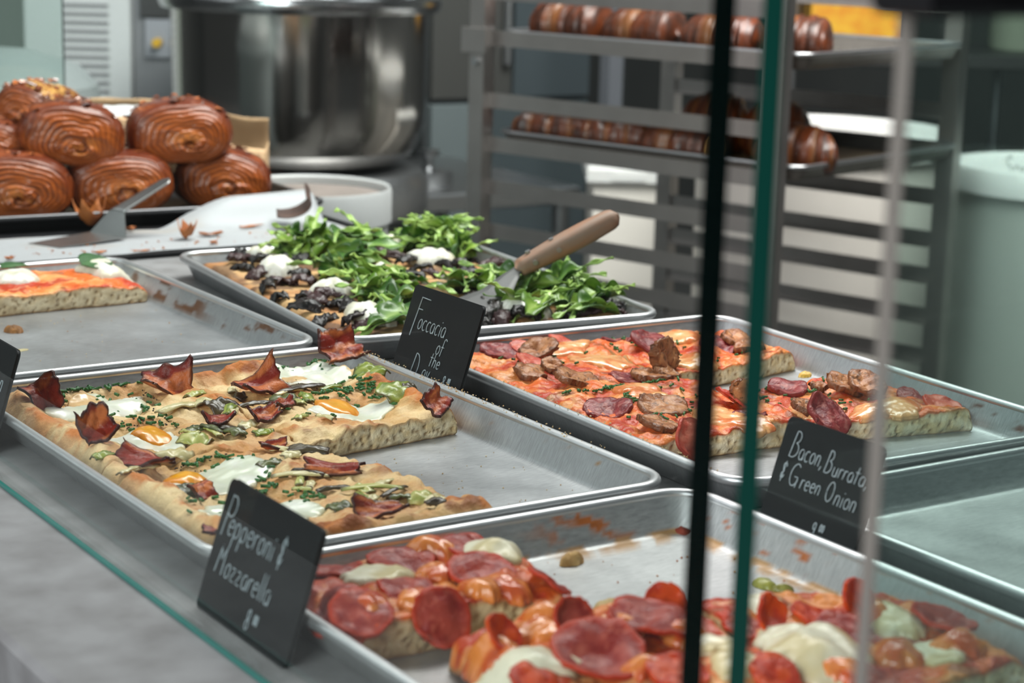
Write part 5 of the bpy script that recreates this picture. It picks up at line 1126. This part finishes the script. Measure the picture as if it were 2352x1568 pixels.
# ================================================================== swirled pastries
PAST = mat('laminated_pastry', (.3, .1, .03), .32, attr=True, bump=.5, bscale=240, coat=.22, spec=.35)
def pastry(px, py, yc, a, b, length, rz, roll, seed, label, pale=0.0, pitch=0.0):
    c = hit(px, py, 1, yc)
    nth, nf, ns, nb = 120, 54, 34, 10
    th = np.arange(nth)*2*math.pi/nth
    rows = [(0, f) for f in np.linspace(.015, 1, nf)]+[(1, f) for f in np.linspace(0, 1, ns)[1:]]+[(2, f) for f in np.linspace(1, .05, nb)[1:]]
    V = []; Cc = []
    rg = random.Random(seed); ox, oz = rg.uniform(.06, .30), rg.uniform(-.36, -.18); tw = rg.uniform(0, 6.28)
    for kind, f in rows:
        ct, st = np.cos(th), np.sin(th); p = 2.35
        q = 1/((np.abs(ct)**p+np.abs(st)**p)**(1/p))
        ex, ez = a*q*ct, b*q*st*np.where(st < 0, .92, 1.06)
        ez = np.maximum(ez, -b*.86)
        if kind == 0:
            k = f; cx, cz = ox*a*(1-k), oz*b*(1-k); x = cx+ex*k; z = cz+ez*k
            wv = .22*(fbm(np.cos(th)*1.2+seed, np.sin(th)*1.2+k*1.2, seed+2, 2)-.5)
            ph = (k*2.4+wv-(th+tw)/(2*math.pi)) % 1.0
            rid = sst(0, .25, ph)*(1-sst(.70, 1.0, ph)); deep = np.clip(1.15-k*2.2, .06, 1)
            ln = k*9.5+wv*9+.9*(fbm(np.cos(th)*1.5+seed, np.sin(th)*1.5+k, seed+5, 2)-.5)
            finer = .5+.5*np.sin(ln*2*math.pi)*(.45+.9*(vn(ln, np.cos(th)+seed, seed)-.1))
            big = fbm(np.cos(th)*1.6+seed*2, np.sin(th)*1.6+k*4, seed+8, 3)
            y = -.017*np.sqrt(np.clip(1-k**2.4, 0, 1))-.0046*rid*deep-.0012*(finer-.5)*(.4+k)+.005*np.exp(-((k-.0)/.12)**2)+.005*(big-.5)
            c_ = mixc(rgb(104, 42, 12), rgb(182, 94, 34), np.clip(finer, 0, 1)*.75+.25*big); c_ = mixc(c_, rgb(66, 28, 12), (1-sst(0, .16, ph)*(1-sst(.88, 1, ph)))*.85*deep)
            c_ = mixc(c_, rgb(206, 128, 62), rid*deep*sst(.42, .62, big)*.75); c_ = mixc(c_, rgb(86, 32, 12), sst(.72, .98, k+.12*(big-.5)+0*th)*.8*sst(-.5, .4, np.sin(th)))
        elif kind == 1:
            s_ = f; bulge = 1+.10*math.sin(math.pi*min(1, s_*1.6+.08))-.20*s_**3
            n = fbm(np.cos(th)*3+seed, np.sin(th)*3+s_*7, seed+7, 4); lay = np.sin(s_*46+3*fbm(np.cos(th)*2, s_*6+np.sin(th)*2, seed, 2)*4)
            x = ex*bulge*(1+.02*lay*.4+.03*(n-.5)); z = np.maximum(ez*bulge*(1+.03*(n-.5)), -b*.88); y = length*s_+0*th+.0015*np.sin(th*5+seed)*math.exp(-s_*8)
            z = z+.0025*(fbm(np.cos(th)*7, s_*22+np.sin(th)*7, seed+8, 3)-.5)*(st > -.3)
            top = sst(-.2, .5, st)
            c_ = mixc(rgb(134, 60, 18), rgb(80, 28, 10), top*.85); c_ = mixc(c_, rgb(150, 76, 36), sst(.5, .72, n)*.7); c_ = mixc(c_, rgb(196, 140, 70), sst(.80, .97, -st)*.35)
            if pale: c_ = mixc(c_, rgb(206, 158, 84), pale*sst(.35, .65, n)*sst(.0, .7, st))
        else:
            x = ex*f*.9; z = np.maximum(ez*f*.9, -b*.88*max(f, .1)); y = length+.012*(1-f*f)+0*th; c_ = mixc(rgb(110, 52, 22), rgb(150, 80, 36), fbm(np.cos(th)*3*f, np.sin(th)*3*f, seed, 3))
        V.append(np.stack([x+0*th, y+0*th, z+0*th], -1)); Cc.append(c_)
    V = np.concatenate(V); Cc = np.concatenate(Cc); nr = len(rows)
    R = np.array(Matrix.Rotation(roll, 3, 'Y') @ Matrix.Rotation(pitch, 3, 'X')); V = V @ R.T
    F = [tuple(f[::-1]) for f in gridf(nr, nth, True)]+[tuple(range(nth)), tuple(range((nr-1)*nth, nr*nth))[::-1]]
    t = thing('swirl_pastry', (c[0], c[1], c[2]), rz, label, 'pastry', 'swirled laminated pastries in the stack')
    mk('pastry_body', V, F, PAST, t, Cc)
    # glazed flakes on the crown
    fl = MB()
    for _ in range(64):
        a_ = rg.uniform(.35, 2.8); s_ = rg.uniform(.02, .8); x = a*1.06*math.cos(a_); z = b*1.10*math.sin(a_); y = length*s_; d = rg.uniform(.003, .009)
        pts = [R @ np.array([x+d*math.cos(q)*rg.uniform(.5, 1.2), y+d*math.sin(q)*rg.uniform(.5, 1.3), z+rg.uniform(-.0005, .0034)]) for q in np.arange(5)*1.257]
        nrm = R @ np.array([math.cos(a_), 0, math.sin(a_)])*.0008
        fl.add(pts+[p+nrm for p in pts], [(0, 1, 2, 3, 4), (9, 8, 7, 6, 5)]+[(i, (i+1) % 5, (i+1) % 5+5, i+5) for i in range(5)], mixc(rgb(84, 34, 14), rgb(178, 100, 50), rg.random()**1.6))
    f_ = fl.build('flaky_glaze', mat('glazed_flakes', (.2, .08, .03), .2, attr=True, coat=.8), t, smooth=False); f_['kind'] = 'stuff'
    return t
pastry(40, 440, 1.035, .060, .039, .10, -.30, .05, 1, 'swirl pastry in the bottom row at the left picture edge, its swirl facing out')
pastry(272, 432, 1.030, .062, .038, .10, -.30, -.04, 2, 'swirl pastry in the bottom row, directly behind the spatula handle')
pastry(512, 420, 1.045, .058, .036, .10, -.34, .08, 3, 'swirl pastry at the right end of the bottom row, next to the raised parchment')
pastry(168, 318, 1.050, .058, .0375, .105, -.28, .10, 4, 'top pastry of the stack with an open dark hole in its swirl')
pastry(416, 313, 1.045, .0605, .0385, .105, -.30, -.03, 5, 'top pastry of the stack nearest the mixing bowl, shiny glazed crown')
pastry(52, 262, 1.170, .040, .033, .09, -.9, .3, 6, 'pale-topped pastry behind the top row, highest at the left picture edge', .9)
pastry(-8, 345, 1.100, .034, .030, .09, -.3, 0, 7, 'glazed pastry mostly cut off by the left picture edge, in the middle of the stack')
# flakes and scraps on the parchment
def flake(px, py, Lp, Wp, rz, seed, up=.3):
    zz_ = -.0186
    for _ in range(4): p = at(px, py, zz_); zz_ = -.0190+max(float(plift(np.array(p[0]), np.array(p[1]))), 0)+.0006
    k = np.linalg.norm(p-CAM)/FPX; u, v = np.meshgrid(np.linspace(-1, 1, 10), np.linspace(-1, 1, 7), indexing='ij')
    G = np.stack([u*Lp*k/2, v*Wp*k*1.6/2*(1-.4*u*u)*(.7+.6*vn(u*2+seed, v*0, seed)), up*Wp*k*(u*u*.6+v*v*.5)+(vn(u*2, v*2+seed, seed)-.5)*Wp*k*.4], -1)
    G[..., 2] -= G[..., 2].min()-.0006
    V, F = sheet_vf(G, .0007); c = mixc(rgb(182, 108, 50), rgb(116, 56, 26), vn(u*1.5+seed, v*1.5, seed)).reshape(-1, 3)
    o = mk('pastry_flake', V, F, CRUST, None, np.concatenate([c, c])); o.location = (p[0], p[1], zz_+ZR); o.rotation_euler = (0, 0, rz); return o
for (px, py, L, W, rz, seed, up, lab) in ((207, 520, 66, 40, .2, 1, 1.3, 'big glossy pastry scrap leaning behind the spatula neck'), (485, 517, 54, 14, -.1, 2, .4, 'dark curled pastry flake on the parchment, largest one by itself'), (578, 521, 66, 8, .25, 3, .3, 'long thin pastry flake beside the dark curled flake'),
        (430, 548, 34, 30, -.8, 4, 1.2, 'pale upright pastry flake close to the arugula pan corner'), (228, 582, 34, 9, .1, 5, .6, 'small brown flake at the front edge of the parchment'), (300, 531, 22, 12, .4, 6, .8, 'small flake beside the spatula bend'),
        (325, 578, 40, 7, .0, 7, .2, 'faint flat flake near the front parchment edge'), (490, 560, 20, 8, .6, 8, .8, 'tiny upright flake by the arugula pan rim'), (22, 596, 22, 10, .3, 9, .8, 'tan crumb on the rim corner of the tomato pan'), (90, 512, 22, 12, 0, 10, 1.0, 'pointed crumb on the dark tray rim beneath the bottom row'), (128, 512, 26, 14, .2, 11, 1.0, 'second pointed crumb on the dark tray rim, nearer the spatula')):
    tag(flake(px, py, L, W, rz, seed, up), lab, 'pastry flake', 'pastry flakes on the parchment')
rg = random.Random(77); b = MB()
for _ in range(170):
    px, py = rg.uniform(60, 720), rg.uniform(525, 585)
    if px < 300 and py < 560: continue
    p = at(px, py, -.0186); r = rg.uniform(.0006, .0022)
    if p[0] > .49 or p[1] < .815 or (p[1] > .87 and p[0] > .25): continue
    b.add([(p[0]+r, p[1], -.0188), (p[0], p[1]+r*1.6, -.0188), (p[0]-r, p[1], -.0188), (p[0], p[1]-r*1.6, -.0188), (p[0], p[1], -.0188+r*.8)], [(0, 1, 4), (1, 2, 4), (2, 3, 4), (3, 0, 4), (3, 2, 1, 0)], mixc(rgb(190, 120, 64), rgb(126, 64, 30), rg.random()))
o = b.build('crumbs', CRUST, None); o.location = (0, 0, ZR); tag(o, 'fine golden crumbs sprinkled over the white parchment', 'crumbs', None, 'stuff')
# ================================================================== kraft paper behind the pastries
c0 = far(440, 265, 2.62)
kb = thing('kraft_paper_bag', (c0[0]-.018, c0[1], -.0192), -.5, 'brown kraft paper bag lying behind the pastry stack', 'paper bag')
zt_ = far(440, 262, 2.62)[2]+.0262
KR = mat('kraft_paper', tuple(rgb(198, 164, 124)), .7, nscale=5, ncol=tuple(rgb(166, 134, 100)), bump=.1, bscale=40)
nu, nv = 30, 16; u, v = np.meshgrid(np.linspace(-1, 1, nu), np.linspace(0, 1, nv), indexing='ij')
for nm, oy, hh, sd in (('front_panel', 0, zt_-.012, 1), ('back_panel', .09, zt_+.004, 2)):
    G = np.stack([u*.135-.02, oy+.014*np.sin(v*3)*(1 if sd == 2 else -1)+.010*(fbm(u*3, v*3, sd, 3)-.5), v*hh*(1-.42*sst(-.1, .9, u)*(1 if sd == 1 else .55))+.006*(fbm(u*2.5, v*0, sd+5, 2)-.5)*v], -1); mk(nm, *sheet_vf(G, .0008), KR, kb)
for sg in (-1, 1):
    G = np.stack([0*u+sg*.135-.02, .045+u*.045, v*(zt_-.006)*.55+0*u], -1); mk('side_gusset', *sheet_vf(G, .0008), KR, kb)
wl = np.stack([u*.060-.075, .012+v*.07, 0*u+zt_-.012+.008*v+.004*(fbm(u*3, v*2, 8, 2)-.5)], -1); o = mk('white_liner', *sheet_vf(wl, .0008), mat('white_liner', tuple(rgb(196, 198, 200)), .6), kb); o['label'] = 'white paper liner in the bag mouth'
# scorched paper curl at the end of the stack
c1 = far(652, 418, 2.33)
nu, nv = 24, 8; u, v = np.meshgrid(np.linspace(0, 1, nu), np.linspace(-1, 1, nv), indexing='ij'); an = -1.9+u*2.6
G = np.stack([.026*np.cos(an)*(1+.3*u), v*.03+.01*u, .017*np.sin(an)+.004*v*u], -1); V, F = sheet_vf(G, .0016); V[:, 2] -= V[:, 2].min()
o = mk('scorched_paper_curl', V, F, mat('scorched_paper', tuple(rgb(54, 36, 30)), .6, nscale=30, ncol=tuple(rgb(96, 66, 50))), None); o.location = (c1[0], c1[1], -.004+ZR); o.rotation_euler = (0, 0, -.45)
tag(o, 'dark scorched paper curl at the right end of the pastry stack', 'paper')
# handwriting on the ingredient bucket
mb = MB(); rr0 = .128*.985; d0 = math.atan2(CAM[1]-BKC[1], CAM[0]-BKC[0])
def wrap(V):
    V = np.asarray(V); an = d0-math.radians(50)+V[:, 0]/rr0; r = rr0+.0012-V[:, 1]*0
    return np.stack([r*np.cos(an), r*np.sin(an), V[:, 2]], -1)
tmp = MB(); write(tmp, 'Sank', 0, 0, .032, y=0, r=.0013, wd=1.1)
zl = far(2300, 638, 2.44)[2]+ZR
W_ = wrap(np.array(tmp.V)); W_[:, 2] += zl
hw = mk('handwriting', W_, tmp.F, mat('black_marker', (.02, .022, .022), .6), bk)
